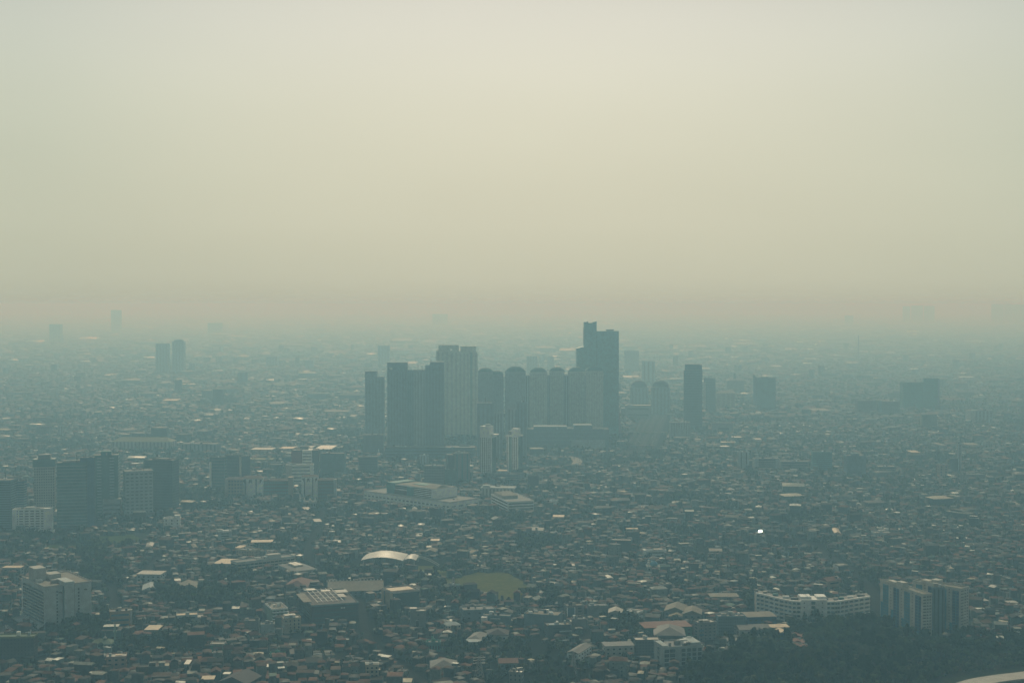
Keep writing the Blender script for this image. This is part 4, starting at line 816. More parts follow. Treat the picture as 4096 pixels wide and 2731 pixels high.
B('utility_building', 'small blue shed building beside the sports field', 'shed', 1788, 1840, 2374, 2342, .7, 6, 'bluegrey', ('grid', 2, 3, 2, .3, .4), rm='teal', clutter=3, short='the blue shed by the field')
def mast(label, px, yb, yt, wbase, name, cat, short=None):
    X_, Y_ = gnd(px, yb); h_ = zrow(yt, Y_); r = thing(name, label, cat, X_, Y_, .3, None, short)
    b = MB(); n = max(6, int(h_ / 4)); q = .14
    def wd(t): return wbase * (1 - .82 * t) / 2
    for sx in (-1, 1):
        for sy in (-1, 1): b.bar((sx * wd(0), sy * wd(0), 0), (sx * wd(1), sy * wd(1), h_), q)
    b.build('mast', 'steel', r)
    b = MB()
    for i in range(n):
        t0, t1 = i / n, (i + 1) / n; a, c2 = wd(t0), wd(t1); z0, z1 = h_ * t0, h_ * t1
        for s in (-1, 1):
            b.bar((-a, s * a, z0), (c2, s * c2, z1), q * .7); b.bar((a, s * a, z0), (-c2, s * c2, z1), q * .7)
            b.bar((s * a, -a, z0), (s * c2, c2, z1), q * .7)
    b.build('bracing', 'steel', r)
    return r, h_
mast('grey lattice mast standing by the blue shed at the field', 1813, 2375, 2306, 6, 'lattice_mast', 'mast', 'the lattice mast by the field')
r, h_ = mast('dark lattice power pylon near the bottom centre', 1917, 2716, 2624, 7, 'power_pylon', 'pylon', 'the power pylon')
for z in (.72, .84, .95): MB().bar((-5, 0, h_ * z), (5, 0, h_ * z), .3).build('cross_arm', 'steel', r)
r, h_ = mast('slim lattice mast at the lower right of the field', 2294, 2700, 2604, 5, 'lattice_mast', 'mast', 'the slim lattice mast')
B('apartment_block', 'plain grey windowless block with a roof canopy on a stair head', 'building', 1635, 1703, 2508, 2446, .7, 6, 'grey', ('grid', 3, 1, 2, .1, .2), extra=[('stair_head', .02, .38, .1, .6, 1, 1.2, 'grey'), ('canopy', -.03, .42, 0, .7, 1.2, 1.24, 'roofpale'), ('canopy', .6, .9, .1, .6, 1.04, 1.08, 'roofpale')], clutter=0, short='the windowless grey block')
B('office_building', 'wide blue grey block with flat roof right of the sports field trees', 'building', 1840, 1982, 2500, 2440, .55, 12, 'bluegrey', ('grid', 3, 3, 4, .2, .3), rm='grey', clutter=4, short='the wide blue grey block')
r, w, d, h = B('office_building', 'long grey block with a white stair tower', 'building', 1930, 2045, 2512, 2464, .4, -8, 'bluegrey', None, rm='grey', extra=[('stair_tower', -.02, .18, -.5, 0, -.0, 1.0, 'white'), ('canopy', .3, .65, -.3, 0, .8, .86, 'roofpale')], clutter=3, short='the white stair tower')
B('house', 'cream villa with pale hipped roofs right of the windowless block', 'house', 1772, 1842, 2528, 2500, .8, 24, 'cream', ('grid', 2, 4, 2, .4, .4), 'window', 'hip', 'lightgrey', clutter=0, short='the hip-roofed cream villa')
B('warehouse', 'big blue grey windowless hall with a pipe-covered roof', 'warehouse', 2096, 2254, 2520, 2460, .6, -16, 'bluegrey', None, rm='rooftan', clutter=7, short='the big windowless hall')
B('office_building', 'brick red and grey block with pale balcony in front of the windowless hall', 'building', 2178, 2286, 2552, 2502, .6, 12, 'darkgrey', ('band', 3, 1, 1, .5, .3), extra=[('roof_house', .1, .6, .1, .5, 1, 1.12, 'lightgrey'), ('balcony', .5, 1, -.1, 0, .5, .6, 'lightgrey')], rm='rooftan', short='the pale-balconied dark block')
B('office_building', 'grey cubic block beside the pale balconied dark block', 'building', 2288, 2346, 2520, 2478, .7, 6, 'grey', None, rm='grey')
B('office_building', 'building with a blue glass panel framed in white', 'building', 2258, 2338, 2478, 2424, .7, 14, 'grey', ('grid', 4, 2, 2, .4, .4), rm='rooftan', extra=[('blue_panel', .02, .42, -.03, .05, 0, .9, 'glassblue'), ('panel_frame', -.01, .02, -.04, .05, 0, .97, 'white'), ('panel_frame', .42, .46, -.04, .05, 0, .95, 'white')], clutter=3, short='the blue glass panel')
B('office_building', 'plain grey block right of the blue glass panel building', 'building', 2352, 2432, 2470, 2424, .7, 8, 'grey', None, rm='grey')
B('office_building', 'white corner building with vertical fins on its right side', 'building', 2506, 2576, 2488, 2450, .9, -32, 'white', ('grid', 2, 5, 7, .45, .35), rm='offwhite', clutter=2, short='the white finned building')
ROOF('hall with a pale gable roof between the blue panel and the white finned building', 2434, 2496, 2434, 2450, 8, 'roofpale', -6, 'gable', 'grey', 'hall', 'hall')
ROOF('very long dark red roofed market hall', 2560, 2768, 2484, 2508, 9, 'roofred', 9, 'flat', 'green', 'market_hall', 'market hall', 'the dark red market hall')
ROOF('broad grey hipped roof hall in front of the dark red market hall', 2614, 2746, 2506, 2540, 8, 'roofgrey', -4, 'hip', 'darkgrey', 'hall', 'hall', 'the grey hipped hall')
ROOF('wide tan curved workshop roof, left half', 2656, 2760, 2420, 2444, 9, 'rooftan', -12, 'gable', 'grey', 'workshop', 'workshop', 'the tan workshop roofs')
ROOF('wide tan curved workshop roof, right half with vents', 2730, 2816, 2434, 2455, 9, 'rooftan', -8, 'gable', 'grey', 'workshop', 'workshop')
ROOF('cream folded roof below the tan workshop roofs', 2676, 2748, 2448, 2464, 6, 'roofwarm', -10, 'gable', 'grey', 'workshop', 'workshop')
ROOF('long low building with a blue sheet roof under the white finned building', 2840, 2956, 2372, 2386, 6, 'rooftan', 2, 'flat', 'grey', 'shed', 'shed')
B('office_building', 'mid-rise block with framed screens on its left face', 'building', 2782, 2872, 2562, 2492, .7, 18, 'grey', ('grid', 5, 4, 1, .35, .3), rm='roofpale', extra=[('screen', .02, .25, -.03, .03, .3, .42, 'glassblue'), ('screen', .02, .25, -.03, .03, .55, .67, 'glassblue'), ('stair_head', .2, .7, .3, .8, 1, 1.12, 'offwhite')], short='the screen-faced block')
B('apartment_block', 'teal grey apartment row right of the screen faced block', 'apartment block', 2872, 2986, 2542, 2466, .45, 4, 'bluegrey', ('grid', 6, 12, 4, .35, .35), rm='grey', clutter=6, short='the teal grey apartment row')
r, w, d, h = BC('office_building', 'big pale frame building with a grid of dark window bays', 'office building', (2616, 2640, 2655, 2668, 2815), 2592, 'lightgrey', None, rm='grey', pm='lightgrey', extra=[('roof_house', .72, .98, .1, .9, 1, 1.18, 'lightgrey'), ('roof_house', -.01, .14, .1, .9, 1, 1.1, 'lightgrey')], clutter=9, short='the big frame building')
for i in range(4):
    for k in range(7):
        if k == 2: x0, x1 = .255, .285
        else: x0, x1 = .02 + .14 * k + (.02 if k > 2 else 0), .02 + .14 * k + .115
        if x1 > .99: x1 = .99
        MB().box((x0 - .5) * w, (x1 - .5) * w, -d / 2 - .2, -d / 2 + .05, h * (.05 + .235 * i), h * (.05 + .235 * i) + h * .175).build('window', 'window', r)
    MB().box(-w / 2 - .2, -w / 2 + .05, -d * .05, d * .12, h * (.05 + .235 * i), h * (.05 + .235 * i) + h * .13).build('window', 'window', r)
B('office_building', 'dark green grey gridded block left of the big frame building', 'building', 2540, 2642, 2622, 2560, .6, 4, 'darkgrey', ('grid', 5, 8, 3, .6, .5), 'black', rm='roofpale', clutter=3, short='the dark gridded block')
ROOF('long pale walled shed left of the dark gridded block', 2412, 2538, 2566, 2582, 9, 'grey', 8, 'flat', 'offwhite', 'shed', 'shed', 'the pale-walled shed')
ROOF('dark hip roofed house with white gable walls near the bottom', 2270, 2368, 2576, 2612, 8, 'roofgrey', -24, 'gable', 'white', 'house', 'house', 'the white-gabled house')
ROOF('dark hipped roof with a pale edge line right of the bottom centre', 1946, 2036, 2518, 2538, 6, 'roofdark', -4, 'hip', 'offwhite', 'house', 'house', 'the dark pale-edged roof')
ROOF('big grey pitched roof above the bottom centre', 1870, 1950, 2530, 2556, 6, 'roofgrey', -14, 'hip', 'bluegrey', 'hall', 'hall')
ROOF('silver flat roof under the big grey pitched one', 1866, 1924, 2556, 2566, 6, 'lightgrey', 6, 'flat', 'grey', 'hall', 'hall')
ROOF('long blue grey factory roof right of the bottom left centre', 1716, 1830, 2640, 2668, 6, 'roofgrey', 4, 'hip', 'grey', 'factory', 'factory', 'the blue grey factory')
ROOF('terracotta roofed long building right of the power pylon', 1992, 2072, 2632, 2650, 8, 'roofred', 4, 'gable', 'bluegrey', 'building', 'building', 'the terracotta long building')
B('building', 'cream multi storey block with terrace awnings at the bottom', 'building', 1455, 1512, 2740, 2660, .7, 6, 'cream', ('grid', 5, 3, 3, .4, .4), rm='roofpale', extra=[('canopy', 0, 1, 0, .6, 1.1, 1.13, 'lightgrey'), ('canopy', .2, 1.1, -.2, .2, .8, .82, 'roofwarm')], short='the cream terraced block')
B('house', 'tall narrow grey house with a white sheet on its roof, bottom right of centre', 'house', 2035, 2096, 2760, 2690, .8, -12, 'grey', ('grid', 4, 3, 3, .3, .4), rm='rooftan', extra=[('canopy', .55, 1.0, 0, .5, 1.04, 1.07, 'roofbright')], short='the narrow grey house')
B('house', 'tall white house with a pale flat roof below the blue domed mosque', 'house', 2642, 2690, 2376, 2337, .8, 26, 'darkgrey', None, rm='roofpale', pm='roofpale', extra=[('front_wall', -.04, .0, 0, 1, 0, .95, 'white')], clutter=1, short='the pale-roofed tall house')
B('office_building', 'long white banded office with a bright roof box behind the blue domed mosque', 'office building', 2575, 2668, 2232, 2202, .3, 6, 'white', ('band', 2, 1, 1, .78, .35), rm='grey', extra=[('end_wall', -.01, .1, -.05, 1, 0, 1.12, 'white'), ('roof_house', .45, .85, .2, .9, 1, 1.2, 'roofpale')], clutter=0, short='the white banded office')
B('warehouse', 'dark windowless block with a thin bright roof line', 'building', 2447, 2530, 2212, 2162, .5, -8, 'darkgrey', None, rm='roofpale', clutter=0, short='the dark windowless block')
B('house', 'white little office with square windows in the right middle distance', 'house', 2198, 2234, 2036, 2002, .8, -24, 'white', ('grid', 4, 3, 4, .35, .35), clutter=0, short='the white little office')
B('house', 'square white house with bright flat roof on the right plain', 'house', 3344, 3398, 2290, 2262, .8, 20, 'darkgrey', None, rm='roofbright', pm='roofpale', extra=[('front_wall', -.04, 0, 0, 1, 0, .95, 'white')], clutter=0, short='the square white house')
B('house', 'cream and dark double house with tan gable left of the apartment slabs', 'house', 3286, 3376, 2362, 2322, .7, 30, 'tan', ('band', 2, 1, 1, .6, .3), 'black', 'gable', 'roofred', short='the cream and dark double house')
# curved banded hospital
pts = [(3028, 2440), (3060, 2447), (3100, 2458), (3140, 2468), (3172, 2474), (3208, 2476)]
ptr = [(3310, 2476), (3345, 2476), (3365, 2474), (3400, 2468), (3440, 2461), (3484, 2454)]
zc = 0
Dc = gnd(0, 2492)[1]; hh = 21.0
r = thing('hospital', 'long white hospital with curved banded wings and a plain centre block', 'hospital', ofx(3256, Dc), Dc + 8, 0, None, 'the banded hospital')
oxh, oyh = ofx(3256, Dc), Dc + 8
for wing in (pts, ptr):
    g = []
    for (x, y) in wing:
        D = gnd(x, (y + 14))[1]; g.append((ofx(x, D) - oxh, D - oyh))
    back = [(a + 1, c2 + 15) for a, c2 in g]
    MB().poly(g + back[::-1], 0, hh - 1).build('wing_wall', 'offwhite', r)
    MB().poly(g + back[::-1], hh - 1, hh - .4).build('roof', 'roofgrey', r)
    fr = [(a, c2 - 1.8) for a, c2 in g]
    for i in range(6):
        z = hh - 1.6 - 3.9 * i
        MB().poly(fr + [(a, c2 + .3) for a, c2 in g][::-1], max(.1, z), z + 1.6).build('balcony', 'white', r)
    for i in range(5):
        z = hh - 5.4 - 3.9 * i + 1.5
        for (a, c2), (a2, c3) in zip(g[:-1], g[1:]):
            for k in range(2):
                t0, t1 = .08 + .5 * k, .42 + .5 * k
                q = [(a + (a2 - a) * t0, c2 + (c3 - c2) * t0 - .12), (a + (a2 - a) * t1, c2 + (c3 - c2) * t1 - .12), (a + (a2 - a) * t1, c2 + (c3 - c2) * t1 + .2), (a + (a2 - a) * t0, c2 + (c3 - c2) * t0 + .2)]
                MB().poly(q, z, z + 2).build('window', 'window', r)
    for (a, c2) in g[::2]: MB().box(a - .3, a + .3, c2 - 1.9, c2 - 1.2, 0, hh - 1).build('column', 'white', r)
    for k in range(5):
        a, c2 = g[k + 0]; MB().box(a, a + 3 + k, c2 + 5, c2 + 8, hh - .4, hh + 1.5).build('roof_unit', ['roofgrey', 'roofpale', 'teal', 'white', 'grey'][k], r)
    for (a, c2) in g[1::2]: FOOT.append((a + oxh, c2 + oyh + 7, 0, 14, 12))
x0, x1 = ofx(3208, Dc) - oxh, ofx(3312, Dc) - oxh
zt = zrow(2396, Dc)
MB().box(x0, x1, -10, 8, 0, zt).build('centre_block', 'white', r)
for i in range(5):
    z = 2 + 4.1 * i; MB().box(-1.8, 1.8, -10.3, -9.9, z, z + 2.6).build('window', 'window', r)
    for x in (-8.5, 8.5): MB().box(x - .5, x + .5, -10.3, -9.9, z + .8, z + 1.8).build('window', 'window', r)
for a, c2 in ((x0, x0 + 7), (-5, -1), (4, x1)): MB().box(a, c2, -6, 6, zt, zt + 2.2).build('parapet_step', 'white', r)
FOOT.append((oxh, oyh, 0, 16, 16))
ROOF('workshop with dark blue walls and a sloping tan roof before the banded hospital', 2975, 3105, 2446, 2466, 10, 'rooftan', 8, 'flat', 'bluepaint', 'workshop', 'workshop', 'the dark blue workshop')
ROOF('long tan roofed building with white walls at the edge of the wood', 2945, 3082, 2498, 2516, 9, 'roofgrey', 8, 'gable', 'offwhite', 'building', 'building', 'the tan and white building by the wood')
ROOF('pale grey shed at the left end of the wood', 2914, 2976, 2552, 2562, 7, 'grey', 2, 'flat', 'lightgrey', 'shed', 'shed')
ROOF('cream flat roofs between the blue workshop and the wood', 3082, 3160, 2496, 2508, 6, 'roofwarm', 6, 'flat', 'grey', 'shed', 'shed', 'the cream flat roofs')
ROOF('cream triangular roof at the edge of the wood', 3112, 3154, 2515, 2528, 6, 'roofwarm', 10, 'gable', 'bluepaint', 'shed', 'shed')
for k, (a, c2) in enumerate(((3180, 3204), (3214, 3240))):
    for j in range(3):
        ROOF(['upper', 'middle', 'lowest'][j] + ' red tiled roof with a white rim, ' + ['left', 'right'][k] + ' column in the wood', a - 2, c2 + 2, 2532 + j * 21 + k * 5, 2544 + j * 21 + k * 5, 6, 'roofred', 0, 'gable', 'white', 'house', 'house', group='red roofs in the wood')
ROOF('torn pale canopy at the foot of the left apartment slab', 3558, 3586, 2522, 2536, 5, 'roofpale', 20, 'gable', 'grey', 'shed', 'shed')
ROOF('single red roof among the trees right of the wood', 3402, 3434, 2520, 2538, 5, 'roofred', 0, 'hip', 'pink', 'house', 'house')
# blue and beige apartment slabs
SG = 'blue and beige apartment slabs'
def rusun(label, cn, yt, short, nst, hid):
    X_, Y_, yw, w, d, D = corner(*cn); h = zrow(yt, D)
    r = thing('apartment_slab', label, 'apartment slab', X_, Y_, yw, SG, short); FOOT.append((X_, Y_, yw, w / 2 + 2, d / 2 + 2))
    MB().box(-w / 2, w / 2, -d / 2, d / 2, 3.5, h).build('wall', 'slabbeige', r)
    MB().box(-w / 2 + .5, w / 2 - .5, -d / 2 + .5, d / 2 - .5, 0, 3.5).build('ground_floor', 'bluepaint', r)
    flat_roof(r, w, d, h, 'rooftan', 'slabbeige', 1.4)
    n = 14; sh = (h - 3.5) / n
    for i in range(n):
        for k in range(3):
            x = (-.3 + .3 * k) * w; z = 3.5 + sh * (i + .35)
            MB().box(x - .75, x + .75, -d / 2 - .15, -d / 2 + .05, z, z + sh * .34).build('window', 'window', r)
    e = -w / 2
    for k in range(4):                                    # recessed blue stairs of balconies along the long side
        y0 = d / 2 - d * (.07 + .25 * k); y1 = y0 - d * .13
        MB().box(e - .15, e + .1, y1, y0, 3.5, h * .96).build('balcony_stack', 'bluepaint' if k % 2 else 'slabblue', r)
        MB().box(e - .45, e - .1, y1 + d * .05, y1 + d * .065, 3.5, h * .96).build('fin', 'slabblue', r)
        b = MB()
        for i in range(n): b.box(e - .6, e - .1, y1 + .3, y0 - .3, 3.5 + sh * i, 3.5 + sh * i + .35)
        b.build('floor_slab', 'bluegrey', r)
        zb = h * (.55 - .1 * k)
        MB().box(e - .5, e - .1, y0, y0 + d * .05, 3.5, max(8, zb)).build('blue_panel', 'slabblue', r)
        for i in range(n):
            z = 3.5 + sh * (i + .35); y = y1 - d * .055; MB().box(e - .15, e + .1, y - .4, y + .4, z, z + sh * .35).build('window', 'window', r)
    for a, c2 in ((.0, .14), (.2, .36)): MB().box(-w * .3, w * .3, d * a, d * c2, h, h + 4.5 - 10 * a).build('roof_house', 'slabbeige', r)
    return r, w, d, h
rusun('left of the two blue and beige apartment slabs, nearer the camera', (3520, 2497, 3692, 2566, 3737), 2381, 'the left blue and beige slab', 14, 0)
rusun('right of the two blue and beige apartment slabs, farther back', (3650, 2503, 3844, 2541, 3885), 2358, 'the right blue and beige slab', 14, 0)
B('link_building', 'grey blue core wing linking the two blue and beige slabs', 'link building', 3738, 3790, 2540, 2352, .5, -10, 'bluegrey', ('strip', 1, 3, 3, .4, 1), 'window', rm='rooftan', extra=[('roof_house', .1, .5, .2, .8, 1, 1.1, 'beige')], clutter=2, group=SG)
ROOF('flat tan roof on posts right of the apartment slabs', 3902, 3954, 2390, 2402, 7, 'roofpale', 6, 'flat', 'darkgrey', 'shed', 'shed', 'the flat tan roof right of the slabs')
ROOF('brown sided shed farther right of the apartment slabs', 4036, 4076, 2402, 2410, 8, 'roofpale', 4, 'flat', 'tan', 'shed', 'shed')
B('house', 'teal painted narrow house on the right plain', 'house', 3960, 3978, 2372, 2350, .8, 10, 'teal', None, rm='teal', clutter=0)
# mosques
def dome(b, rr, z, cx=0, cy=0, n=18):
    return b.lathe([(rr, z), (rr * 1.06, z + rr * .25), (rr * .98, z + rr * .55), (rr * .75, z + rr * .85), (rr * .4, z + rr * 1.08), (rr * .1, z + rr * 1.25), (.05, z + rr * 1.55)], n, cx, cy)
def mosque(label, x0, x1, yb, yt, wall, dm, dr=.3, roof='flat', rm='concrete', mins=(), short=None, yaw=0, r_=.8, dx=0, mcol='white'):
    rt, w, d, h = B('mosque', label, 'mosque', x0, x1, yb, yt, r_, yaw, wall, ('grid', max(1, int((zrow(yt, gnd(0, yb)[1])) / 4)), 5, 4, .4, .5), 'window', roof=roof, rm=rm, clutter=0, short=short)
    rr = dr * w; top = h + (0 if roof == 'flat' else .1 * w)
    MB().lathe([(rr * 1.02, top - 1), (rr * 1.02, top + 1.5)], 18, dx * w, 0).build('drum', wall, rt)
    dome(MB(), rr, top + 1.5, dx * w).build('dome', dm, rt, True)
    MB().bar((dx * w, 0, top + 1.5 + rr * 1.4), (dx * w, 0, top + rr * 1.6 + 4), .15).build('finial', 'steel', rt)
    for (mx, my, mh) in mins:
        q = max(.9, .035 * w); z = h * mh
        m = MB().lathe([(q * 1.3, 0), (q, z * .55), (q * 1.8, z * .62), (q * 1.8, z * .65), (q, z * .66), (q * .9, z * .8), (q * 1.5, z * .82), (q * .8, z * .83), (q * .7, z * .88)], 10, mx * w, my * d).build('minaret', mcol, rt)
        dome(MB(), q * 1.1, z * .88, mx * w, my * d, 10).build('minaret_dome', dm, m)
    return rt
mosque('mosque with a sky blue dome and twin white minaret', 2590, 2668, 2284, 2268, 'lightgrey', 'domeblue', .19, mins=((-.42, -.3, 3.6), (-.2, .3, 2.6)), short='the blue-domed mosque', dx=-.12)
mosque('green roofed mosque with small pale dome and tall minaret at the lower left', 356, 440, 2592, 2572, 'palegreen', 'domewhite', .08, 'hip', 'roofgreen', ((.55, .1, 5.4),), 'the green-roofed mosque', dx=.1, mcol='palegreen')
mosque('green walled mosque with a green dome near the bottom left of centre', 1072, 1130, 2642, 2618, 'green', 'domegreen', .16, mins=((-.4, -.4, 1.5),), short='the green domed mosque')
mosque('teal green mosque with small turrets at the bottom centre left', 1703, 1760, 2604, 2570, 'teal', 'domegreen', .14, mins=((-.4, -.4, 1.45), (.4, -.4, 1.45), (-.1, .3, 1.7)), short='the teal turreted mosque', mcol='teal')
mosque('little mosque with a white dome beside the park trees', 2052, 2080, 2456, 2440, 'lightgrey', 'domewhite', .24, short='the little white-domed mosque')
mosque('pale mosque with arched front and dome on the far right plain', 3500, 3566, 2152, 2132, 'lightgrey', 'domewhite', .1, mins=((-.42, -.3, 1.2), (.42, -.3, 1.2)), short='the arched mosque on the right plain')
mosque('small mosque with three white minarets before the narrower shield panel', 1212, 1262, 2028, 2008, 'lightgrey', 'domewhite', .12, mins=((-.45, -.3, 2.1), (.42, -.3, 2.1), (-.9, .5, 2.6)), short='the three-minaret mosque')
mosque('hazy mosque with a white dome left of the mall', 1570, 1604, 1880, 1870, 'lightgrey', 'domewhite', .25, mins=((1.4, 0, 3.0),), short='the hazy mosque left of the mall')
mosque('small domed mosque in the haze left of the tower cluster', 1366, 1396, 1762, 1754, 'grey', 'domewhite', .3, short='the hazy domed mosque')
mosque('faint white domed mosque at the far left edge', 12, 40, 1664, 1654, 'grey', 'domewhite', .33)
mosque('faint domed mosque at the left in the middle distance', 2203, 2245, 2152, 2136, 'grey', 'domewhite', .16)
# overpass over the highway
x0, y0 = gnd(2462, 1740); x1, y1 = gnd(2664, 1738)
r = thing('overpass', 'thin pale overpass deck crossing the wide highway', 'overpass', (x0 + x1) / 2, y0, 0, None, 'the overpass'); ln = x1 - x0
MB().box(-ln / 2, ln / 2, -5, 5, 6, 7.2).build('deck', 'concrete', r)
MB().box(-ln / 2, ln / 2, -5.4, -5, 6.4, 8.2).build('railing', 'roofpale', r); MB().box(-ln / 2, ln / 2, 5, 5.4, 6.4, 8.2).build('railing', 'roofpale', r)
for k in range(6): MB().box((-.45 + .18 * k) * ln - .8, (-.45 + .18 * k) * ln + .8, -4, 4, 0, 6).build('pier', 'concrete', r)
x0, y0 = gnd(2462, 1794); x1, y1 = gnd(2610, 1788)
r = thing('overpass', 'shorter darker bridge over the highway nearer the camera', 'overpass', (x0 + x1) / 2, y0, 0, None); ln = x1 - x0
MB().box(-ln / 2, ln / 2, -6, 6, 6, 7.2).build('deck', 'darkgrey', r); MB().box(-ln / 2, ln / 2, -6.4, -6, 6.4, 8).build('railing', 'grey', r)
for k in range(5): MB().box((-.45 + .22 * k) * ln - .8, (-.45 + .22 * k) * ln + .8, -4, 4, 0, 6).build('pier', 'darkgrey', r)
r, w, d = ROOF('low bright roofed toll hall with a white dome beside the highway', 2470, 2508, 1762, 1765, 6, 'roofbright', 0, 'flat', 'grey', 'hall', 'hall', 'the bright roof beside the highway')
dome(MB(), 4, 6.3, w * .42, 0).build('dome', 'domewhite', r, True)
# pale elevated road in the lower right corner
pts = [gnd(x, y, 14) for x, y in ((3760, 2752), (3860, 2718), (3965, 2699), (4060, 2688), (4100, 2682), (4160, 2668), (4260, 2640))]
sp = smooth_path(pts, 4); o0 = sp[0]
r = thing('elevated_road', 'curved elevated road with a broad pale edge in the lower right corner', 'elevated road', o0[0], o0[1], 0, None, 'the elevated road')
def offs(q):
    out = []
    for i in range(len(sp)):
        a = Vector(sp[max(0, i - 1)]); c2 = Vector(sp[min(len(sp) - 1, i + 1)]); t = (c2 - a).normalized(); n_ = Vector((-t.y, t.x)); p_ = Vector(sp[i]) + n_ * q; out.append((p_.x - o0[0], p_.y - o0[1]))
    return out
a, c2 = offs(-17), offs(0); MB().poly(a + c2[::-1], 13.0, 14.0).build('deck_edge', 'roofpale', r)
a, c2 = offs(-34), offs(-17); MB().poly(a + c2[::-1], 10.6, 11.2).build('deck', 'asphalt', r)
for k in range(0, len(sp), 6):
    a = offs(-14)[k]; MB().box(a[0] - 1.2, a[0] + 1.2, a[1] - 1.2, a[1] + 1.2, 0, 12.6).build('pier', 'concrete', r)
for i, s in enumerate(sp[::3]): FOOT.append((s[0] + 5, s[1] - 10, 0, 26, 22))
# glinting roof and billboard
Xg, Yg = gnd(3041, 2124, 10.4); v2 = (Vector((0, 0, H)) - Vector((Xg, Yg, 10.4))).normalized(); hn = (v2 + sdir).normalized()
r = thing('house', 'house whose metal roof flashes the sun back at the camera', 'house', Xg, Yg, 0, None, 'the flashing roof')
MB().box(-5, 5, -4, 4, 0, 9).build('wall', 'grey', r); MB().bar((0, 0, 9), (0, 0, 10.4), .5).build('roof_support', 'steel', r)
q = hn.to_track_quat('Z', 'Y').to_matrix().to_4x4(); MB().box(-1.9, 1.9, -1.2, 1.2, 0, .15, Matrix.Translation((0, 0, 10.4)) @ q).build('roof', 'mirrorroof', r)
FOOT.append((Xg, Yg - 5, 0, 9, 14))

# ------------------------------------------------------------------ labels by landmark for the many houses and trees
ORD = ['nearest', 'second nearest', 'third nearest', 'fourth nearest', 'fifth nearest', 'sixth nearest', 'seventh nearest', 'eighth nearest', 'ninth nearest', 'tenth nearest', 'eleventh nearest', 'twelfth nearest']
ORD += [w_ + ' nearest' for w_ in 'thirteenth fourteenth fifteenth sixteenth seventeenth eighteenth nineteenth twentieth'.split()]
ORD += ['twenty-' + w_ + ' nearest' for w_ in 'first second third fourth fifth sixth seventh eighth ninth'.split()] + ['thirtieth nearest'] + ['thirty-' + w_ + ' nearest' for w_ in 'first second third fourth fifth sixth seventh eighth ninth'.split()]
ORD += ['fortieth nearest'] + ['forty-' + w_ + ' nearest' for w_ in 'first second third fourth fifth sixth seventh eighth ninth'.split()] + ['fiftieth nearest'] + ['fifty-' + w_ + ' nearest' for w_ in 'first second third fourth fifth sixth seventh eighth ninth'.split()]
def label_all(items):
    """items: (object, description, px, py); each label names the nearest landmark and the side of it"""
    groups = {}
    for it in items:
        o, desc, px, py = it
        best = min((l for l in LAND if 0 <= l[1] <= 4096), key=lambda l: math.hypot(l[1] - px, 1.4 * (l[2] - py)))
        dx, dy = px - best[1], 1.4 * (py - best[2])
        side = ('right of' if dx > 0 else 'left of') if abs(dx) > abs(dy) else ('in front of' if dy > 0 else 'behind')
        groups.setdefault((desc, side, best[0]), []).append((math.hypot(dx, dy), it))
    for (desc, side, ph), lst in groups.items():
        lst.sort(key=lambda t: t[0])
        for k, (_, it) in enumerate(lst):
            lb = '%s %s %s' % (desc, side, ph) if len(lst) == 1 else '%s, %s %s %s' % (desc, ORD[min(k, len(ORD) - 1)], side, ph)
            if len(lb.split()) > 16: lb = lb.replace(' metal', '').replace('sandy ', '').replace('dingy ', '').replace('dull ', '').replace('silver grey', 'silvery').replace('rust brown', 'rusty')
            if len(lb.split()) > 16: lb = lb.replace(' nearest', '', 1).replace('blue grey', 'bluish').replace('light grey', 'pale')
            cand = [lb] + [lb.replace(w_, '') for w_ in (' gabled', ' hipped', ' sloping', ' flat', 'mid-green ')] + ([lb[lb.index('house'):]] if 'house' in lb else []) + [lb.replace(' nearest', '').replace(' gabled', '').replace(' hipped', '').replace(' flat roof', ' roof')]
            ok = [c_ for c_ in cand if len(c_.split()) <= 16 and c_ not in USED]
            lb = ok[0] if ok else min(cand, key=lambda c_: len(c_.split()))
            USED[lb] = 1; it[0]['label'] = lb

# ------------------------------------------------------------------ dense low-rise city
rng = np.random.default_rng(11)
def in_poly(px, py, poly):
    res = np.zeros(len(px), bool); n = len(poly)
    for i in range(n):
        x1, y1 = poly[i]; x2, y2 = poly[(i + 1) % n]
        c = ((y1 > py) != (y2 > py)); res ^= c & (px < (x2 - x1) * (py - y1) / ((y2 - y1) + 1e-9) + x1)
    return res
def topx_np(X_, Y_, Z_=0.0):
    fw = Y_ * math.cos(P) - (Z_ - H) * math.sin(P); up = Y_ * math.sin(P) + (Z_ - H) * math.cos(P)
    return CX + F * X_ / fw, CY - F * up / fw
def blocked(X_, Y_, pad=0.0):
    px, py = topx_np(X_, Y_); m = np.zeros(len(X_), bool)
    for poly in EXCL: m |= in_poly(px, py, poly)
    for path, q in CORR:
        q = q + pad * .6
        for (x1, y1), (x2, y2) in zip(path[:-1], path[1:]):
            ex, ey = x2 - x1, y2 - y1; u = np.clip(((X_ - x1) * ex + (Y_ - y1) * ey) / (ex * ex + ey * ey), 0, 1); m |= np.hypot(X_ - x1 - u * ex, Y_ - y1 - u * ey) < q
    for (fx, fy, yw, hw_, hd) in FOOT:
        dx, dy = X_ - fx, Y_ - fy; c, s = math.cos(yw), math.sin(yw)
        m |= (np.abs(dx * c + dy * s) < hw_ + pad) & (np.abs(-dx * s + dy * c) < hd + pad)
    return m
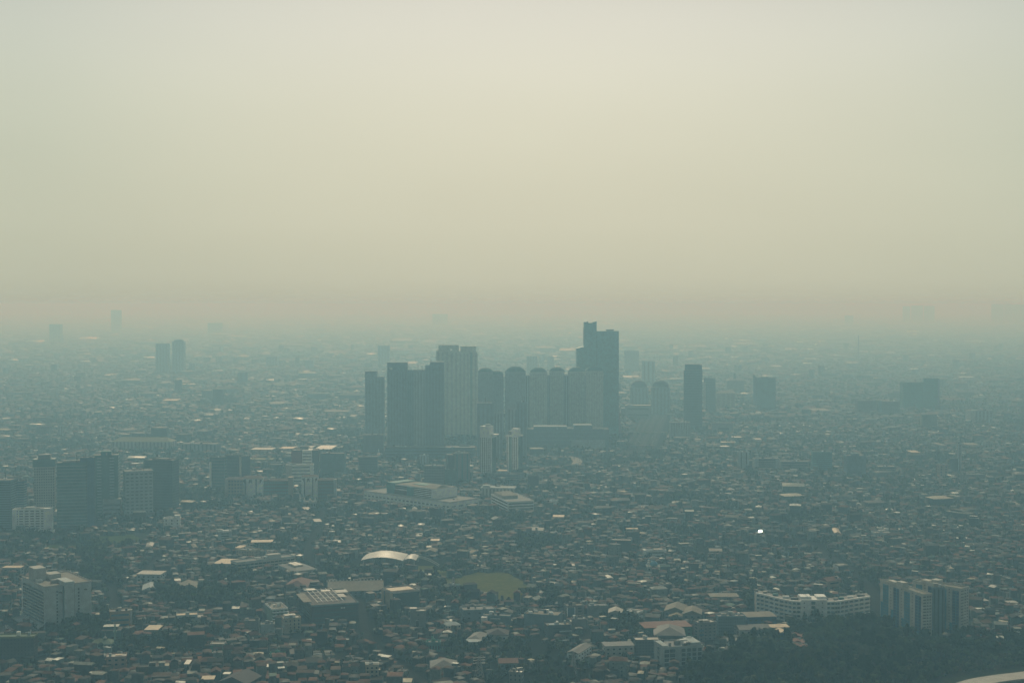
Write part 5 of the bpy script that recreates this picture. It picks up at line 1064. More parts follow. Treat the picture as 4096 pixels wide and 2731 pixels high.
def vnoise(x, y, s, seed):
    r_ = np.random.default_rng(seed).random((64, 64)); u, v = x / s, y / s
    i, j = np.floor(u).astype(int), np.floor(v).astype(int); fu, fv = u - i, v - j; fu = fu * fu * (3 - 2 * fu); fv = fv * fv * (3 - 2 * fv)
    g = lambda a, b_: r_[a % 64, b_ % 64]
    return (g(i, j) * (1 - fu) + g(i + 1, j) * fu) * (1 - fv) + (g(i, j + 1) * (1 - fu) + g(i + 1, j + 1) * fu) * fv
def blocks(y0, y1, bs, sx, sy, gap, seed):
    """block-wise rotated lots: returns x, y, yaw"""
    rg = np.random.default_rng(seed); out = []
    ys = np.arange(y0 - bs, y1 + bs, bs)
    cells = {}
    for j, y in enumerate(ys):
        m = y * .364 * 1.16 + 80 + bs; k0, k1 = int(-m // bs), int(m // bs) + 1
        for i in range(k0 - 1, k1 + 1): cells[(i, j)] = (i * bs + rg.uniform(.1, .9) * bs, y + rg.uniform(.1, .9) * bs)
    for (i, j), (cx, cy_) in cells.items():
        nb = [cells[(i + a, j + b_)] for a in (-2, -1, 0, 1, 2) for b_ in (-2, -1, 0, 1, 2) if (a or b_) and (i + a, j + b_) in cells]
        if not nb: continue
        ang = math.radians(rg.choice([-32, -18, -8, 0, 6, 14, 26, 40]) + rg.uniform(-4, 4)); R_ = bs * 1.25
        gx, gy = np.meshgrid(np.arange(-R_, R_, sx), np.arange(-R_, R_, sy)); gx = gx.ravel(); gy = gy.ravel()
        X_ = cx + gx * math.cos(ang) - gy * math.sin(ang); Y_ = cy_ + gx * math.sin(ang) + gy * math.cos(ang)
        d0 = np.hypot(X_ - cx, Y_ - cy_); keep = np.ones(len(X_), bool)
        for (a, b_) in nb: keep &= (np.hypot(X_ - a, Y_ - b_) - d0) > gap
        keep &= (Y_ > y0) & (Y_ < y1) & (np.abs(X_) < Y_ * .364 * 1.12 + 60)
        X_, Y_ = X_[keep], Y_[keep]
        if len(X_): out.append((X_, Y_, np.full(len(X_), ang)))
    return [np.concatenate(t) for t in zip(*out)]
ROOFC = np.array([.60, .68, .66, 1]) * np.array([(.085, .088, .085, .6), (.06, .06, .06, .65), (.03, .03, .03, .7), (.11, .058, .04, .8), (.19, .078, .05, .85), (.045, .035, .03, .85),
                  (.14, .13, .115, .8), (.40, .38, .33, .65), (1.1, 1.0, .93, .4), (.06, .12, .17, .6), (.06, .13, .10, .7), (.58, .48, .36, .55), (.36, .37, .36, .5)])
ROOFN = ['grey metal', 'dull grey', 'dark grey', 'rust brown', 'terracotta', 'dark brown', 'sandy concrete', 'pale tan', 'bright white', 'blue', 'green', 'cream', 'silver grey']
ROOFP = np.array([.13, .15, .18, .13, .11, .13, .06, .022, .016, .02, .015, .008, .024]); ROOFP /= ROOFP.sum()
WALLC = np.array([.46, .58, .60, 1]) * np.array([(.22, .21, .195, .9), (.14, .135, .13, .9), (.30, .29, .26, .9), (.42, .41, .38, .85), (.25, .19, .15, .9), (.13, .19, .18, .9), (.09, .085, .08, .9), (.30, .25, .17, .9), (.12, .16, .2, .9)])
WALLN = ['grey', 'dingy grey', 'light grey', 'white', 'pinkish', 'pale green', 'dark', 'cream', 'blue grey']
WALLP = np.array([.25, .2, .16, .1, .07, .06, .08, .05, .03]); WALLP /= WALLP.sum()
def make_lots(y0, y1, bs, sx, sy, gap, seed, hscale=1.0, drop=.13, pale=0):
    X_, Y_, A_ = blocks(y0, y1, bs, sx, sy, gap, seed); rg = np.random.default_rng(seed + 1); n = len(X_)
    X_ = X_ + rg.normal(0, sx * .06, n); Y_ = Y_ + rg.normal(0, sy * .06, n)
    park = vnoise(X_ + 9000, Y_, bs * 1.3, 3) * .6 + vnoise(X_ + 9000, Y_, bs * .45, 4) * .4
    bl = blocked(X_, Y_, min(sx, sy) * .35)
    isT = (park > .70) | (rg.random(n) < drop)
    tree = isT & ~bl; house = ~isT & ~bl
    w = sx * rg.uniform(.62, 1.02, n); d = sy * rg.uniform(.62, 1.02, n)
    st = rg.choice([1, 1.2, 2, 2.3, 3, 4], n, p=[.22, .2, .28, .16, .1, .04]); h = (2.6 * st + rg.uniform(.2, 1.2, n)) * hscale
    yaw = A_ + rg.normal(0, .03, n) + np.where(rg.random(n) < .35, math.pi / 2, 0)
    kind = rg.choice(4, n, p=[.38, .30, .22, .10])        # flat, gable, hip, shed
    rise = np.where(kind == 0, .05, np.where(kind == 3, .10, .20)) * np.minimum(w, d) * rg.uniform(.6, 1.3, n)
    rc = rg.choice(len(ROOFC), n, p=ROOFP); wc = rg.choice(len(WALLC), n, p=WALLP)
    tiled = np.isin(kind, (1, 2)) & (rg.random(n) < .35); rc = np.where(tiled & (rc < 3), rg.choice([3, 4, 5], n), rc)
    di = vnoise(X_ + 20000, Y_ + 500, bs * 3.1, 9); tile = (di > .62) & (rg.random(n) < .6) & (kind > 0); rc = np.where(tile, rg.choice([3, 4, 4, 5], n), rc)
    d2 = vnoise(X_ + 7000, Y_ + 900, bs * 2.3, 12); h = h * np.where(d2 > .6, 1.35, np.where(d2 < .35, .75, 1.0)); w = w * np.where(d2 < .35, .85, 1.0)
    big = (d2 > .66) & (rg.random(n) < .12); w = np.where(big, w * 1.7, w); d = np.where(big, d * 1.5, d)
    if y0 > 6500: rc = np.where(np.isin(rc, (6, 12)) & (rg.random(n) < .7), 0, rc)
    if y0 > 3500: rc = np.where(np.isin(rc, (7, 8, 11, 12)) & (rg.random(n) < .6), 1, rc)
    if pale: rc = np.where(rg.random(n) < pale, rg.choice([6, 7, 11, 12], n), rc)
    return dict(x=X_[house], y=Y_[house], w=w[house], d=d[house], h=h[house], a=yaw[house], k=kind[house], r=rise[house], rc=rc[house], wc=wc[house], s=st[house]), (X_[tree], Y_[tree])
def merge(ls): return {k: np.concatenate([l[k] for l in ls]) for k in ls[0]}
zA, tA = make_lots(1030, 2000, 78, 8.2, 9.0, 4.0, 21, drop=.21)
zB, tB = make_lots(2000, 3600, 105, 11, 11.5, 6.0, 22, drop=.27)
zC, tC = make_lots(3600, 7000, 190, 20, 19, 10, 23, 1.15, .26)
zD, tD = make_lots(7000, 16000, 420, 52, 46, 24, 24, 1.5, .5, .015)
zE, tE = make_lots(16000, 34000, 1300, 170, 150, 60, 25, 2.2, .4, .0)
# bigger sheds and blocks sprinkled over the plain
def sprinkle(y0, y1, n, w0, w1, h0, h1, seed, bright=.3):
    rg = np.random.default_rng(seed); Y_ = np.sqrt(rg.uniform(y0 ** 2, y1 ** 2, n)); X_ = rg.uniform(-1, 1, n) * (Y_ * .364 * 1.1 + 40)
    m = ~blocked(X_, Y_, 8); X_, Y_ = X_[m], Y_[m]; n = len(X_)
    w = rg.uniform(w0, w1, n); d = w * rg.uniform(.4, .9, n)
    rc = np.where(rg.random(n) < bright, rg.choice([7, 8, 11, 12, 6], n), rg.choice(len(ROOFC), n, p=ROOFP))
    return dict(x=X_, y=Y_, w=w, d=d, h=rg.uniform(h0, h1, n), a=rg.normal(0, .35, n), k=rg.choice([0, 1, 2], n), r=.12 * d, rc=rc, wc=rg.choice(len(WALLC), n, p=WALLP), s=np.full(n, 3.0))
far = merge([sprinkle(1900, 3200, 520, 4, 9, 5, 9, 38, .92), sprinkle(3200, 6500, 320, 7, 16, 5, 12, 39, .92), sprinkle(1080, 1900, 160, 3, 7, 5, 9, 40, .9), sprinkle(1060, 2000, 150, 9, 17, 9, 16, 35, .1), sprinkle(1040, 2300, 2600, 2.2, 5.5, 3.5, 9.5, 36, .16), sprinkle(2000, 4000, 3000, 3, 8, 4, 11, 37, .12), sprinkle(1900, 4200, 260, 14, 34, 6, 16, 31, .28), sprinkle(4200, 8000, 420, 25, 70, 6, 22, 32, .15), sprinkle(8000, 18000, 300, 60, 170, 9, 30, 33, .2), sprinkle(3000, 9000, 90, 18, 34, 24, 55, 34, .1)])
AL = merge([zA, zB, zC, zD, zE, far])
def house_mesh(h_, idx):
    """one mesh of many houses: walls 8 verts, roof 6 verts each"""
    n = len(idx); g = lambda k: h_[k][idx]
    w, d, hh_, a, k, r_ = g('w') / 2, g('d') / 2, g('h'), g('a'), g('k'), g('r')
    ov = np.minimum(.45, .04 * w + .1); W_, D_ = w + ov, d + ov
    ins = np.where(k == 2, np.minimum(W_, D_) * .8, 0.0); ry = np.where(k == 3, D_, 0.0)
    e = hh_ + .05
    V = np.zeros((n, 14, 3))
    for i, (sx, sy) in enumerate(((-1, -1), (1, -1), (1, 1), (-1, 1))):
        V[:, i] = np.stack([sx * w, sy * d, 0 * w], 1); V[:, 4 + i] = np.stack([sx * w, sy * d, hh_], 1); V[:, 8 + i] = np.stack([sx * W_, sy * D_, e], 1)
    V[:, 12] = np.stack([-W_ + ins, ry, e + r_], 1); V[:, 13] = np.stack([W_ - ins, ry, e + r_], 1)
    c, s = np.cos(a)[:, None], np.sin(a)[:, None]
    X_ = V[:, :, 0] * c - V[:, :, 1] * s + g('x')[:, None]; Y_ = V[:, :, 0] * s + V[:, :, 1] * c + g('y')[:, None]
    co = np.stack([X_, Y_, V[:, :, 2]], 2).reshape(-1, 3)
    quads = np.array([(0, 1, 5, 4), (1, 2, 6, 5), (2, 3, 7, 6), (3, 0, 4, 7), (8, 9, 13, 12), (10, 11, 12, 13)]); tris = np.array([(9, 10, 13), (11, 8, 12)])
    base = (np.arange(n) * 14)[:, None]
    fl = np.concatenate([(quads.ravel()[None] + base).reshape(-1), (tris.ravel()[None] + base).reshape(-1)])
    cnt = np.concatenate([np.full(n * 6, 4), np.full(n * 2, 3)])
    col = np.concatenate([np.repeat(np.stack([WALLC[g('wc')]] * 4 + [ROOFC[g('rc')]] * 2, 1).reshape(-1, 4), 4, axis=0), np.repeat(np.repeat(ROOFC[g('rc')], 2, axis=0), 3, axis=0)])
    # a pinch of difference from house to house
    return co, fl, cnt, col
def np_mesh(name, co, fl, cnt, m, col=None):
    me = bpy.data.meshes.new(name); me.vertices.add(len(co)); me.vertices.foreach_set('co', co.astype(np.float32).ravel())
    me.loops.add(len(fl)); me.loops.foreach_set('vertex_index', fl.astype(np.int32)); me.polygons.add(len(cnt))
    me.polygons.foreach_set('loop_start', np.concatenate([[0], np.cumsum(cnt)[:-1]]).astype(np.int32)); me.polygons.foreach_set('loop_total', cnt.astype(np.int32))
    me.materials.append(MATS[m]); me.update(calc_edges=True)
    if col is not None:
        at = me.attributes.new('tint', 'FLOAT_COLOR', 'CORNER'); at.data.foreach_set('color', col.astype(np.float32).ravel())
    o = bpy.data.objects.new(name, me); COL.objects.link(o); return o
pxa, pya = topx_np(AL['x'], AL['y'])
vis = (AL['w'] > 6) & (pxa > 0) & (pxa < 4096) & (pya < 2725) & (AL['y'] < 2000)
score = np.where(vis, np.sqrt(AL['w'] * AL['h']) / AL['y'], 0); near = np.argsort(-score)[:255]
rest = np.setdiff1d(np.arange(len(pxa)), near)
o = np_mesh('distant_houses', *house_mesh(AL, rest)[:3], 'house', house_mesh(AL, rest)[3]); o['kind'] = 'stuff'
o['label'] = 'dense sea of low grey and brown roofs stretching to the hazy horizon'; o['category'] = 'houses'
items = []
rr = random.Random(8)
def tinted(b, name, parent, colr):
    o_ = b.build(name, 'house', parent); at = o_.data.attributes.new('tint', 'FLOAT_COLOR', 'CORNER')
    at.data.foreach_set('color', list(colr) * len(o_.data.loops)); return o_
KN = ['flat', 'gabled', 'hipped', 'sloping']
for i in near:
    q = {k: AL[k][i] for k in AL}; w, d, h, kd = float(q['w']), float(q['d']), float(q['h']), int(q['k'])
    root = bpy.data.objects.new('house', None); COL.objects.link(root); root.location = (float(q['x']), float(q['y']), 0); root.rotation_euler = (0, 0, float(q['a']))
    root['category'] = 'house'; root['group'] = 'low houses nearest the camera'
    wc_, rc_ = WALLC[int(q['wc'])], ROOFC[int(q['rc'])]
    tinted(MB().box(-w / 2, w / 2, -d / 2, d / 2, 0, h), 'wall', root, wc_)
    b = MB()
    if kd == 0: b.box(-w / 2 - .15, w / 2 + .15, -d / 2 - .15, d / 2 + .15, h + .02, h + .25)
    elif kd == 3: b.hull([(-w / 2 - .4, -d / 2 - .4, h + .05), (w / 2 + .4, -d / 2 - .4, h + .05), (w / 2 + .4, d / 2 + .4, h + .05), (-w / 2 - .4, d / 2 + .4, h + .05), (-w / 2 - .4, d / 2 + .4, h + .1 * d + .2), (w / 2 + .4, d / 2 + .4, h + .1 * d + .2)], [(0, 1, 5, 4), (1, 2, 5), (2, 3, 4, 5), (3, 0, 4), (3, 2, 1, 0)])
    elif w >= d: b.hip(-w / 2, w / 2, -d / 2, d / 2, h + .1, float(q['r']) + .8, d * .4 if kd == 2 else 0, .45, .15)
    else: b.hip(-d / 2, d / 2, -w / 2, w / 2, h + .1, float(q['r']) + .8, w * .4 if kd == 2 else 0, .45, .15); b.v = [(-p_[1], p_[0], p_[2]) for p_ in b.v]
    tinted(b, 'roof', root, rc_)
    ns = max(1, int(h / 3.0)); 
    for f_ in range(ns):
        z = .9 + f_ * 3.0
        if z + 1.3 > h: break
        for xx in ((-.27, .2) if w > 6 else (0.0,)):
            if rr.random() < .8: MB().box(xx * w - .55, xx * w + .55, -d / 2 - .1, -d / 2 + .05, z, z + 1.2).build('window', 'window', root)
        if rr.random() < .7:
            sx_ = -1 if q['a'] > 0 else 1; MB().box(sx_ * w / 2 - .1, sx_ * w / 2 + .1, -.6, .6, z, z + 1.2).build('window', 'window', root)
    feat = ''
    if kd == 0 and rr.random() < .45:
        tc_ = rr.choice([('tankorange', 'orange'), ('carwhite', 'white'), ('blue', 'blue')])
        tx, ty = rr.uniform(-.3, .3) * w, rr.uniform(-.3, .3) * d
        tk = MB().lathe([(.6, h + 1.1), (.65, h + 1.6), (.65, h + 2.3), (.3, h + 2.7)], 10, tx, ty).build('water_tank', tc_[0], root); MB().box(tx - .5, tx + .5, ty - .5, ty + .5, h + .25, h + 1.1).build('stand', 'steel', tk); feat = ' with a rooftop tank'
    elif kd == 0 and rr.random() < .6:
        tinted(MB().box(-w * .45, w * rr.uniform(-.1, .3), -d * .1, d * .45, h + .25, h + 2.6), 'roof_room', root, wc_); tinted(MB().box(-w * .48, w * .33, -d * .15, d * .48, h + 2.6, h + 2.75), 'awning', root, ROOFC[rr.choice([0, 7, 12, 3, 8])])
    px, py = topx(float(q['x']), float(q['y']))
    items.append((root, '%s house, %s %s roof' % (WALLN[int(q['wc'])], ROOFN[int(q['rc'])], KN[kd]), px, py))
label_all(items)

# ------------------------------------------------------------------ trees
def crown_geo(seed, nleaf, wide, tall, nl=7, leaf=1.0):
    rg = np.random.default_rng(seed); V = []; Fc = []; lobes = []
    for k in range(nl):
        a = rg.uniform(0, 2 * math.pi); rd = rg.uniform(.15, .62) if k else 0
        lobes.append((rd * wide * math.cos(a), rd * wide * math.sin(a), tall * rg.uniform(.5, .85), wide * rg.uniform(.3, .52), tall * rg.uniform(.16, .28)))
    for (x, y, z, rx, rz) in lobes:                       # rough inner mass
        i0 = len(V)
        for j, ph in enumerate((-60, 0, 50)):
            for m in range(6):
                a = m * math.pi / 3 + j * .5; q = rg.uniform(.6, .85); V.append((x + rx * q * math.cos(math.radians(ph)) * math.cos(a), y + rx * q * math.cos(math.radians(ph)) * math.sin(a), z + rz * q * math.sin(math.radians(ph)) * 1.1))
        for j in (0, 1):
            for m in range(6): Fc.append((i0 + j * 6 + m, i0 + j * 6 + (m + 1) % 6, i0 + j * 6 + 6 + (m + 1) % 6, i0 + j * 6 + 6 + m))
        V.append((x, y, z + rz * .8)); t = len(V) - 1
        for m in range(0, 6, 1): Fc.append((i0 + 12 + m, i0 + 12 + (m + 1) % 6, t, t))
    Fc = [f if f[2] != f[3] else f[:3] for f in Fc]
    for k in range(nleaf):
        x, y, z, rx, rz = lobes[rg.integers(len(lobes))]; v_ = rg.normal(size=3); v_ /= np.linalg.norm(v_); v_[2] = abs(v_[2]) * .9 - .15
        q = rg.uniform(.8, 1.12); c = np.array((x + rx * q * v_[0], y + rx * q * v_[1], z + rz * q * v_[2]))
        nrm_ = v_ + rg.normal(size=3) * .6; nrm_ /= np.linalg.norm(nrm_); t1 = np.cross(nrm_, rg.normal(size=3)); t1 /= np.linalg.norm(t1); t2 = np.cross(nrm_, t1)
        s_ = leaf * rg.uniform(.35, .8); i0 = len(V)
        for a, b_ in ((-1, -.6), (1, -.8), (.8, 1), (-.7, .7)): V.append(tuple(c + t1 * a * s_ + t2 * b_ * s_ * .8))
        Fc.append((i0, i0 + 1, i0 + 2, i0 + 3))
    return V, Fc
def trunk_geo(b, tall, wide, seed):
    rg = random.Random(seed); n = 7; r0 = .03 * tall + .12
    b.lathe([(r0 * 1.3, 0), (r0, tall * .12), (r0 * .75, tall * .4), (r0 * .5, tall * .6)], n)
    for k in range(4):
        a = k * 1.6 + rg.uniform(0, .6); b.bar((0, 0, tall * (.3 + .06 * k)), (wide * .4 * math.cos(a), wide * .4 * math.sin(a), tall * (.58 + .05 * k)), r0 * .35)
VAR = []
for s_, (wd_, tl_, lm, nm) in enumerate([(5.5, 10, 'leafdark', 'round dark tree'), (4.6, 12.5, 'leafdark', 'tall dark tree'), (6.5, 9, 'leafmid', 'broad mid-green tree'), (4.0, 8, 'leafmid', 'small mid-green tree'), (5.2, 11, 'leafolive', 'olive green tree'), (3.6, 13.5, 'leafdark', 'narrow dark tree')]):
    V_, F_ = crown_geo(100 + s_, 330, wd_, tl_, 8, 1.0); me = bpy.data.meshes.new('crown'); me.from_pydata(V_, [], F_); me.update(); me.materials.append(MATS[lm])
    b = MB(); trunk_geo(b, tl_, wd_, s_); mt = bpy.data.meshes.new('trunk'); mt.from_pydata(b.v, [], b.f); mt.update(); mt.materials.append(MATS['trunk'])
    lo = crown_geo(200 + s_, 34, wd_, tl_, 4, 1.8)
    VAR.append((me, mt, nm, lm, lo, wd_))
tx = []; 
def scatter(poly, n, smin, smax, seed, pad=3):
    rg = np.random.default_rng(seed); P_ = np.array([gnd(*p) for p in poly]); lo, hi = P_.min(0), P_.max(0)
    X_ = rg.uniform(lo[0], hi[0], n * 3); Y_ = rg.uniform(lo[1], hi[1], n * 3); px, py = topx_np(X_, Y_); m = in_poly(px, py, poly)
    for (fx, fy, yw, hw_, hd) in FOOT:
        dx, dy = X_ - fx, Y_ - fy; c, s = math.cos(yw), math.sin(yw); m &= ~((np.abs(dx * c + dy * s) < hw_ + pad) & (np.abs(-dx * s + dy * c) < hd + pad))
    if n > 1000: m &= vnoise(X_ + 5000, Y_, 38, 15) > .37
    X_, Y_ = X_[m][:n], Y_[m][:n]
    for a, c2 in zip(X_, Y_): tx.append((a, c2, rg.uniform(smin, smax), int(rg.choice([0, 1, 2, 4, 5, 2, 3])), rg.uniform(0, 6.28)))
wood = [(2760, 2760), (2700, 2700), (2860, 2640), (2990, 2575), (3090, 2552), (3200, 2506), (3350, 2496), (3520, 2500), (3690, 2585), (3900, 2560), (4110, 2560), (4110, 2612), (3760, 2640), (3600, 2660), (3640, 2720), (3500, 2790)]
scatter(wood, 900, .75, 1.35, 41, 1)
scatter([(320, 2172), (390, 2178), (520, 2182), (600, 2172), (630, 2150), (640, 2180), (420, 2200), (300, 2190)], 60, .5, .9, 63, 1)
scatter([(1740, 2300), (1900, 2290), (1905, 2284), (1740, 2290)], 40, .6, 1.0, 64, 1)
scatter([(3560, 2670), (3790, 2690), (3700, 2760), (3480, 2760)], 102, .6, 1.0, 42)
scatter([(255, 2524), (300, 2504), (410, 2492), (445, 2545), (380, 2578), (258, 2578)], 102, .9, 1.35, 43, 1)
scatter([(130, 2560), (250, 2540), (280, 2570), (140, 2600)], 37, .7, 1.1, 44, 1)
scatter([(330, 2250), (520, 2270), (460, 2340), (330, 2340)], 102, .9, 1.3, 45, 1)
scatter([(560, 2370), (860, 2360), (1040, 2390), (1050, 2440), (870, 2430), (700, 2440), (600, 2400)], 255, .8, 1.25, 46, 1)
scatter([(800, 2280), (930, 2290), (1100, 2330), (1060, 2350), (820, 2330)], 119, .8, 1.2, 47, 1)
scatter([(1290, 2230), (1440, 2290), (1620, 2300), (1640, 2370), (1540, 2330), (1300, 2320)], 187, .8, 1.25, 48, 1)
scatter([(1650, 2330), (1760, 2330), (1800, 2390), (1860, 2385), (1900, 2420), (1830, 2440), (1720, 2420)], 187, .8, 1.3, 49, 1)
scatter([(2090, 2390), (2200, 2370), (2280, 2390), (2290, 2430), (2120, 2440)], 136, .8, 1.25, 50, 1)
scatter([(2480, 2460), (2520, 2480), (2560, 2520), (2620, 2530), (2560, 2560), (2480, 2530)], 102, .8, 1.2, 51, 1)
scatter([(2960, 2370), (3030, 2370), (3040, 2440), (2980, 2440)], 68, .8, 1.3, 52, 1)
scatter([(60, 2140), (200, 2150), (220, 2172), (60, 2170)], 102, .7, 1.1, 53, 1)
scatter([(1100, 2090 - 60), (1330, 2040), (1340, 2020), (1100, 2010)], 85, .7, 1.1, 54, 1)
scatter([(1870, 2040), (1960, 2060), (2100, 2070), (2080, 2090), (1900, 2090)], 170, .7, 1.1, 55, 1)
scatter([(400, 1830), (700, 1812), (880, 1830), (880, 1850), (400, 1850)], 340, .8, 1.3, 56, 1)
scatter([(900, 1960), (1000, 2030), (860, 2050), (700, 2010), (720, 1975)], 204, .7, 1.2, 57, 1)
scatter([(2400, 1850), (2700, 1800), (2760, 1830), (2420, 1880)], 272, .8, 1.2, 58, 1)
scatter([(600, 2540), (700, 2500), (880, 2540), (870, 2570), (620, 2570)], 51, .7, 1.1, 59, 1)
scatter([(3100, 2420), (3500, 2300), (3550, 2330), (3200, 2400)], 68, .7, 1.1, 60, 1)
scatter([(3600, 2660), (3760, 2645), (4110, 2605), (4110, 2665), (3850, 2700), (3640, 2735)], 340, .25, .6, 61, 1)
rg = np.random.default_rng(78)
for path, q in CORR:                                     # street trees
    for (x1, y1), (x2, y2) in zip(path[:-1], path[1:]):
        ln_ = math.hypot(x2 - x1, y2 - y1); nx, ny = -(y2 - y1) / ln_, (x2 - x1) / ln_
        for k in range(int(ln_ / 9)):
            if rg.random() < .55:
                u = rg.random(); sd = rg.choice([-1, 1]) * (q - 1); tx.append((x1 + (x2 - x1) * u + nx * sd, y1 + (y2 - y1) * u + ny * sd, rg.uniform(.5, .95), int(rg.choice([0, 2, 3, 4])), rg.uniform(0, 6.28)))
rg = np.random.default_rng(77)
for (a_, b_), sc_ in ((tA, .72), (tB, .88), (tC, 1.25), (tD, 2.6)):
    keep = rg.random(len(a_)) < (.8 if sc_ < 1 else .9)
    for a, c2 in zip(a_[keep], b_[keep]):
        for _ in range(2 if sc_ < 1 else 1):
            tx.append((float(a) + rg.normal(0, 2.2 * sc_), float(c2) + rg.normal(0, 2.2 * sc_), sc_ * rg.uniform(.65, 1.3), int(rg.integers(0, 6)), rg.uniform(0, 6.28)))
T = np.array(tx); px, py = topx_np(T[:, 0], T[:, 1])
sc_ = np.where((px > 0) & (px < 4096) & (py < 2735), T[:, 2] / T[:, 1], 0); ordr = np.argsort(-sc_); nearT = ordr[:290]; farT = ordr[290:]
items = []
for i in nearT:
    x, y, s_, v_, a = T[i]; me, mt, nm, lm, lo, wd_ = VAR[int(v_)]
    root = bpy.data.objects.new('tree', None); COL.objects.link(root); root.location = (x, y, 0); root.scale = (s_, s_, s_ * rr.uniform(.85, 1.15)); root.rotation_euler = (0, 0, a)
    c = bpy.data.objects.new('crown', me); COL.objects.link(c); c.parent = root; c = bpy.data.objects.new('trunk', mt); COL.objects.link(c); c.parent = root
    root['category'] = 'tree'; root['group'] = 'trees nearest the camera'
    items.append((root, nm, float(px[i]), float(py[i])))
label_all(items)
for v_ in range(1):
    co = []; fl = []; cnt = []; colr = []; base = 0
    LC = {'leafdark': (.032, .048, .022), 'leafmid': (.042, .062, .024), 'leafolive': (.06, .066, .028)}
    for vi in range(6):
        me, mt, nm, lm, (LV, LF), wd_ = VAR[vi]; sel = farT[T[farT, 3].astype(int) == vi]; n = len(sel)
        LV = np.array(LV); t_ = T[sel]; c, s = np.cos(t_[:, 4])[:, None], np.sin(t_[:, 4])[:, None]; k = t_[:, 2][:, None]
        X_ = (LV[None, :, 0] * c - LV[None, :, 1] * s) * k + t_[:, 0][:, None]; Y_ = (LV[None, :, 0] * s + LV[None, :, 1] * c) * k + t_[:, 1][:, None]; Z_ = LV[None, :, 2] * np.minimum(k, 1.5)
        co.append(np.stack([X_, Y_, Z_], 2).reshape(-1, 3)); f1 = np.array([q for f in LF for q in f]); cn = np.array([len(f) for f in LF])
        fl.append((f1[None] + (np.arange(n) * len(LV))[:, None]).ravel() + base); cnt.append(np.tile(cn, n)); base += n * len(LV)
        sh = rg.uniform(.55, 1.9, n); cc = np.concatenate([np.array(LC[lm])[None] * sh[:, None], np.full((n, 1), .85)], 1); colr.append(np.repeat(cc, len(f1), axis=0))
    o = np_mesh('distant_trees', np.concatenate(co), np.concatenate(fl), np.concatenate(cnt), 'house', np.concatenate(colr)); o['kind'] = 'stuff'
    o['label'] = 'countless dark tree crowns between the roofs and in the far wood'; o['category'] = 'trees'

# ------------------------------------------------------------------ cars
def car_proto(m, kind='car'):
    b = MB(); b.hull([(-2.1, -.85, .35), (2.1, -.85, .35), (2.1, .85, .35), (-2.1, .85, .35), (-2.15, -.85, .9), (2.1, -.85, .8), (2.1, .85, .8), (-2.15, .85, .9)],
                     [(3, 2, 1, 0), (0, 1, 5, 4), (1, 2, 6, 5), (2, 3, 7, 6), (3, 0, 4, 7), (4, 5, 6, 7)])
    b2 = MB(); b2.hull([(-2.0, -.78, .9), (1.1, -.78, .87), (1.1, .78, .87), (-2.0, .78, .9), (-1.6, -.62, 1.48), (.3, -.62, 1.48), (.3, .62, 1.48), (-1.6, .62, 1.48)],
                     [(0, 1, 5, 4), (1, 2, 6, 5), (2, 3, 7, 6), (3, 0, 4, 7)])
    b3 = MB().box(-1.58, .28, -.62, .62, 1.46, 1.5)
    wh = []
    for x in (-1.3, 1.3):
        for y in (-.86, .86):
            q = MB().lathe([(.33, -.1), (.33, .1)], 12); q.v = [(p_[0] + x, p_[2] + y, p_[1] + .33) for p_ in q.v]; wh.append(q)
    root = bpy.data.objects.new('car', None); COL.objects.link(root)
    b.build('body', m, root); b2.build('window', 'window', root); b3.build('roof', m, root)
    for q in wh: q.build('wheel', 'black', root)
    return root
def copy_tree(o_):
    c = o_.copy(); COL.objects.link(c)
    for ch in o_.children: k = ch.copy(); COL.objects.link(k); k.parent = c
    return c
PR = {k: car_proto(k) for k in ('carwhite', 'carsilver', 'cardark', 'carred')}; used = set()
CN = {'carwhite': 'white', 'carsilver': 'silver', 'cardark': 'black', 'carred': 'red'}
def car(k, x, y, a, z=.07):
    o_ = PR[k] if k not in used else copy_tree(PR[k]); used.add(k); o_.location = (x, y, z); o_.rotation_euler = (0, 0, a); o_['category'] = 'car'; return o_
rr = random.Random(4); rows = ['front', 'second', 'third']
ks = ['carwhite', 'carsilver', 'cardark', 'carwhite', 'carred', 'carsilver', 'carwhite']
words = ['first', 'second', 'third', 'fourth', 'fifth', 'sixth', 'seventh']
for j in range(2):
    for i in range(7):
        X_, Y_ = gnd(24 + i * 8 + j * 2, 2508 + i * 4.6 + j * 9 - 3); k = ks[(i + j * 3) % 7]
        o_ = car(k, X_, Y_, math.radians(70)); o_['label'] = '%s car parked %s from the left in the %s row beside the office canopy' % (CN[k], words[i], ['back', 'front'][j]); o_['group'] = 'cars parked by the big grey office'
hv = [Vector(p_) for p_ in hw]; cl = []
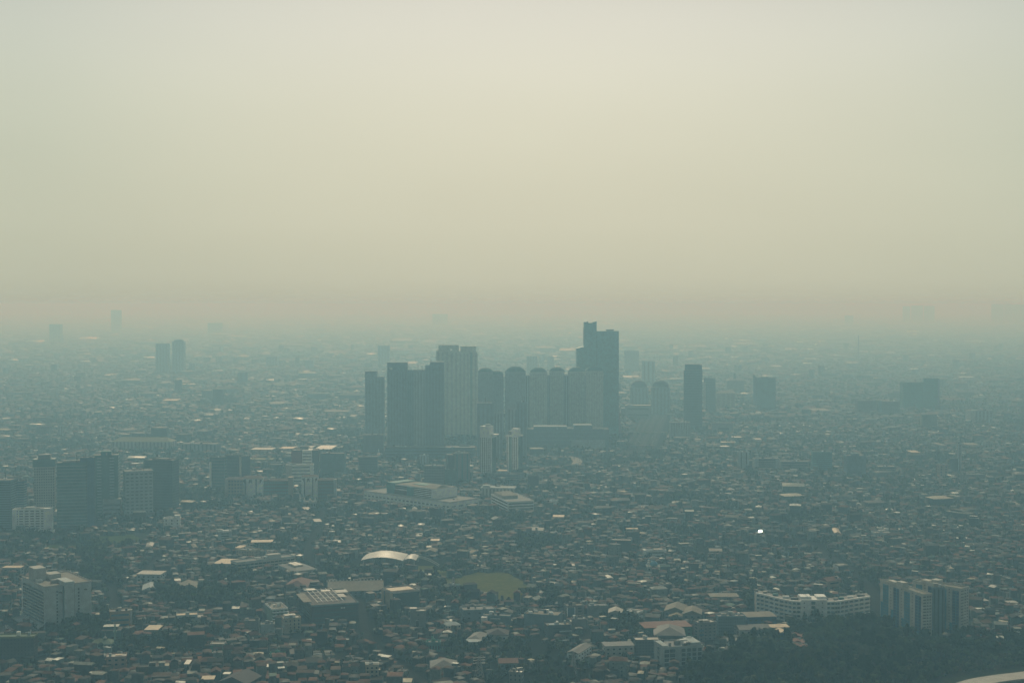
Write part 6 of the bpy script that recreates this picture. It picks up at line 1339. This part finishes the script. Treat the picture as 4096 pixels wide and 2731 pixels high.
for q in range(150):
    u = rr.uniform(6, n_h - 2); i = int(u); p_ = hv[i].lerp(hv[i + 1], u - i); dr = (hv[i + 1] - hv[i]).normalized(); off = rr.uniform(-.44, .44) * hww[i]
    k = rr.choice(['carwhite', 'carsilver', 'carsilver', 'cardark', 'cardark', 'carwhite', 'carred']); o_ = car(k, p_.x - dr.y * off, p_.y + dr.x * off, math.atan2(dr.y, dr.x), .06); cl.append((o_, CN[k], 'on the wide highway'))
rv = [Vector(p_) for p_ in rd2]
for q in range(34):
    u = q / 34 * (len(rv) - 1.01); i = int(u); p_ = rv[i].lerp(rv[i + 1], u - i); dr = (rv[i + 1] - rv[i]).normalized(); off = rr.choice([-4.5, 0, 4.5])
    k = rr.choice(['carwhite', 'carsilver', 'carwhite']); o_ = car(k, p_.x - dr.y * off, p_.y + dr.x * off, math.atan2(dr.y, dr.x), .07); cl.append((o_, CN[k], 'queueing on the curved slip road'))
cnt_ = {}
for o_, c, w_ in sorted(cl, key=lambda z: z[0].location.y):
    i = cnt_.get((c, w_), 0); cnt_[(c, w_)] = i + 1; o_['group'] = 'cars ' + w_; o_['label'] = '%s car %s, %s the camera' % (c, w_, ORD[min(i, len(ORD) - 1)])

# ------------------------------------------------------------------ air
hz = MB().box(-43000, 43000, -4000, 46000, -1.0, 312.0)
me = bpy.data.meshes.new('haze'); me.from_pydata(hz.v, [], hz.f); me.update()
hm_ = bpy.data.materials.new('haze'); hm_.use_nodes = True; n = hm_.node_tree.nodes; n.clear()
ho = n.new('ShaderNodeOutputMaterial'); pv = n.new('ShaderNodeVolumePrincipled')
pv.inputs['Color'].default_value = (.37, .725, 1.0, 1); pv.inputs['Density'].default_value = .00029; pv.inputs['Anisotropy'].default_value = .30
pv.inputs['Absorption Color'].default_value = (1, 1, 1, 1)
hm_.node_tree.links.new(pv.outputs[0], ho.inputs['Volume']); me.materials.append(hm_)
ho_ = bpy.data.objects.new('haze', me); COL.objects.link(ho_); ho_['kind'] = 'stuff'; ho_['label'] = 'thick smog filling the air over the whole city'; ho_['category'] = 'haze'
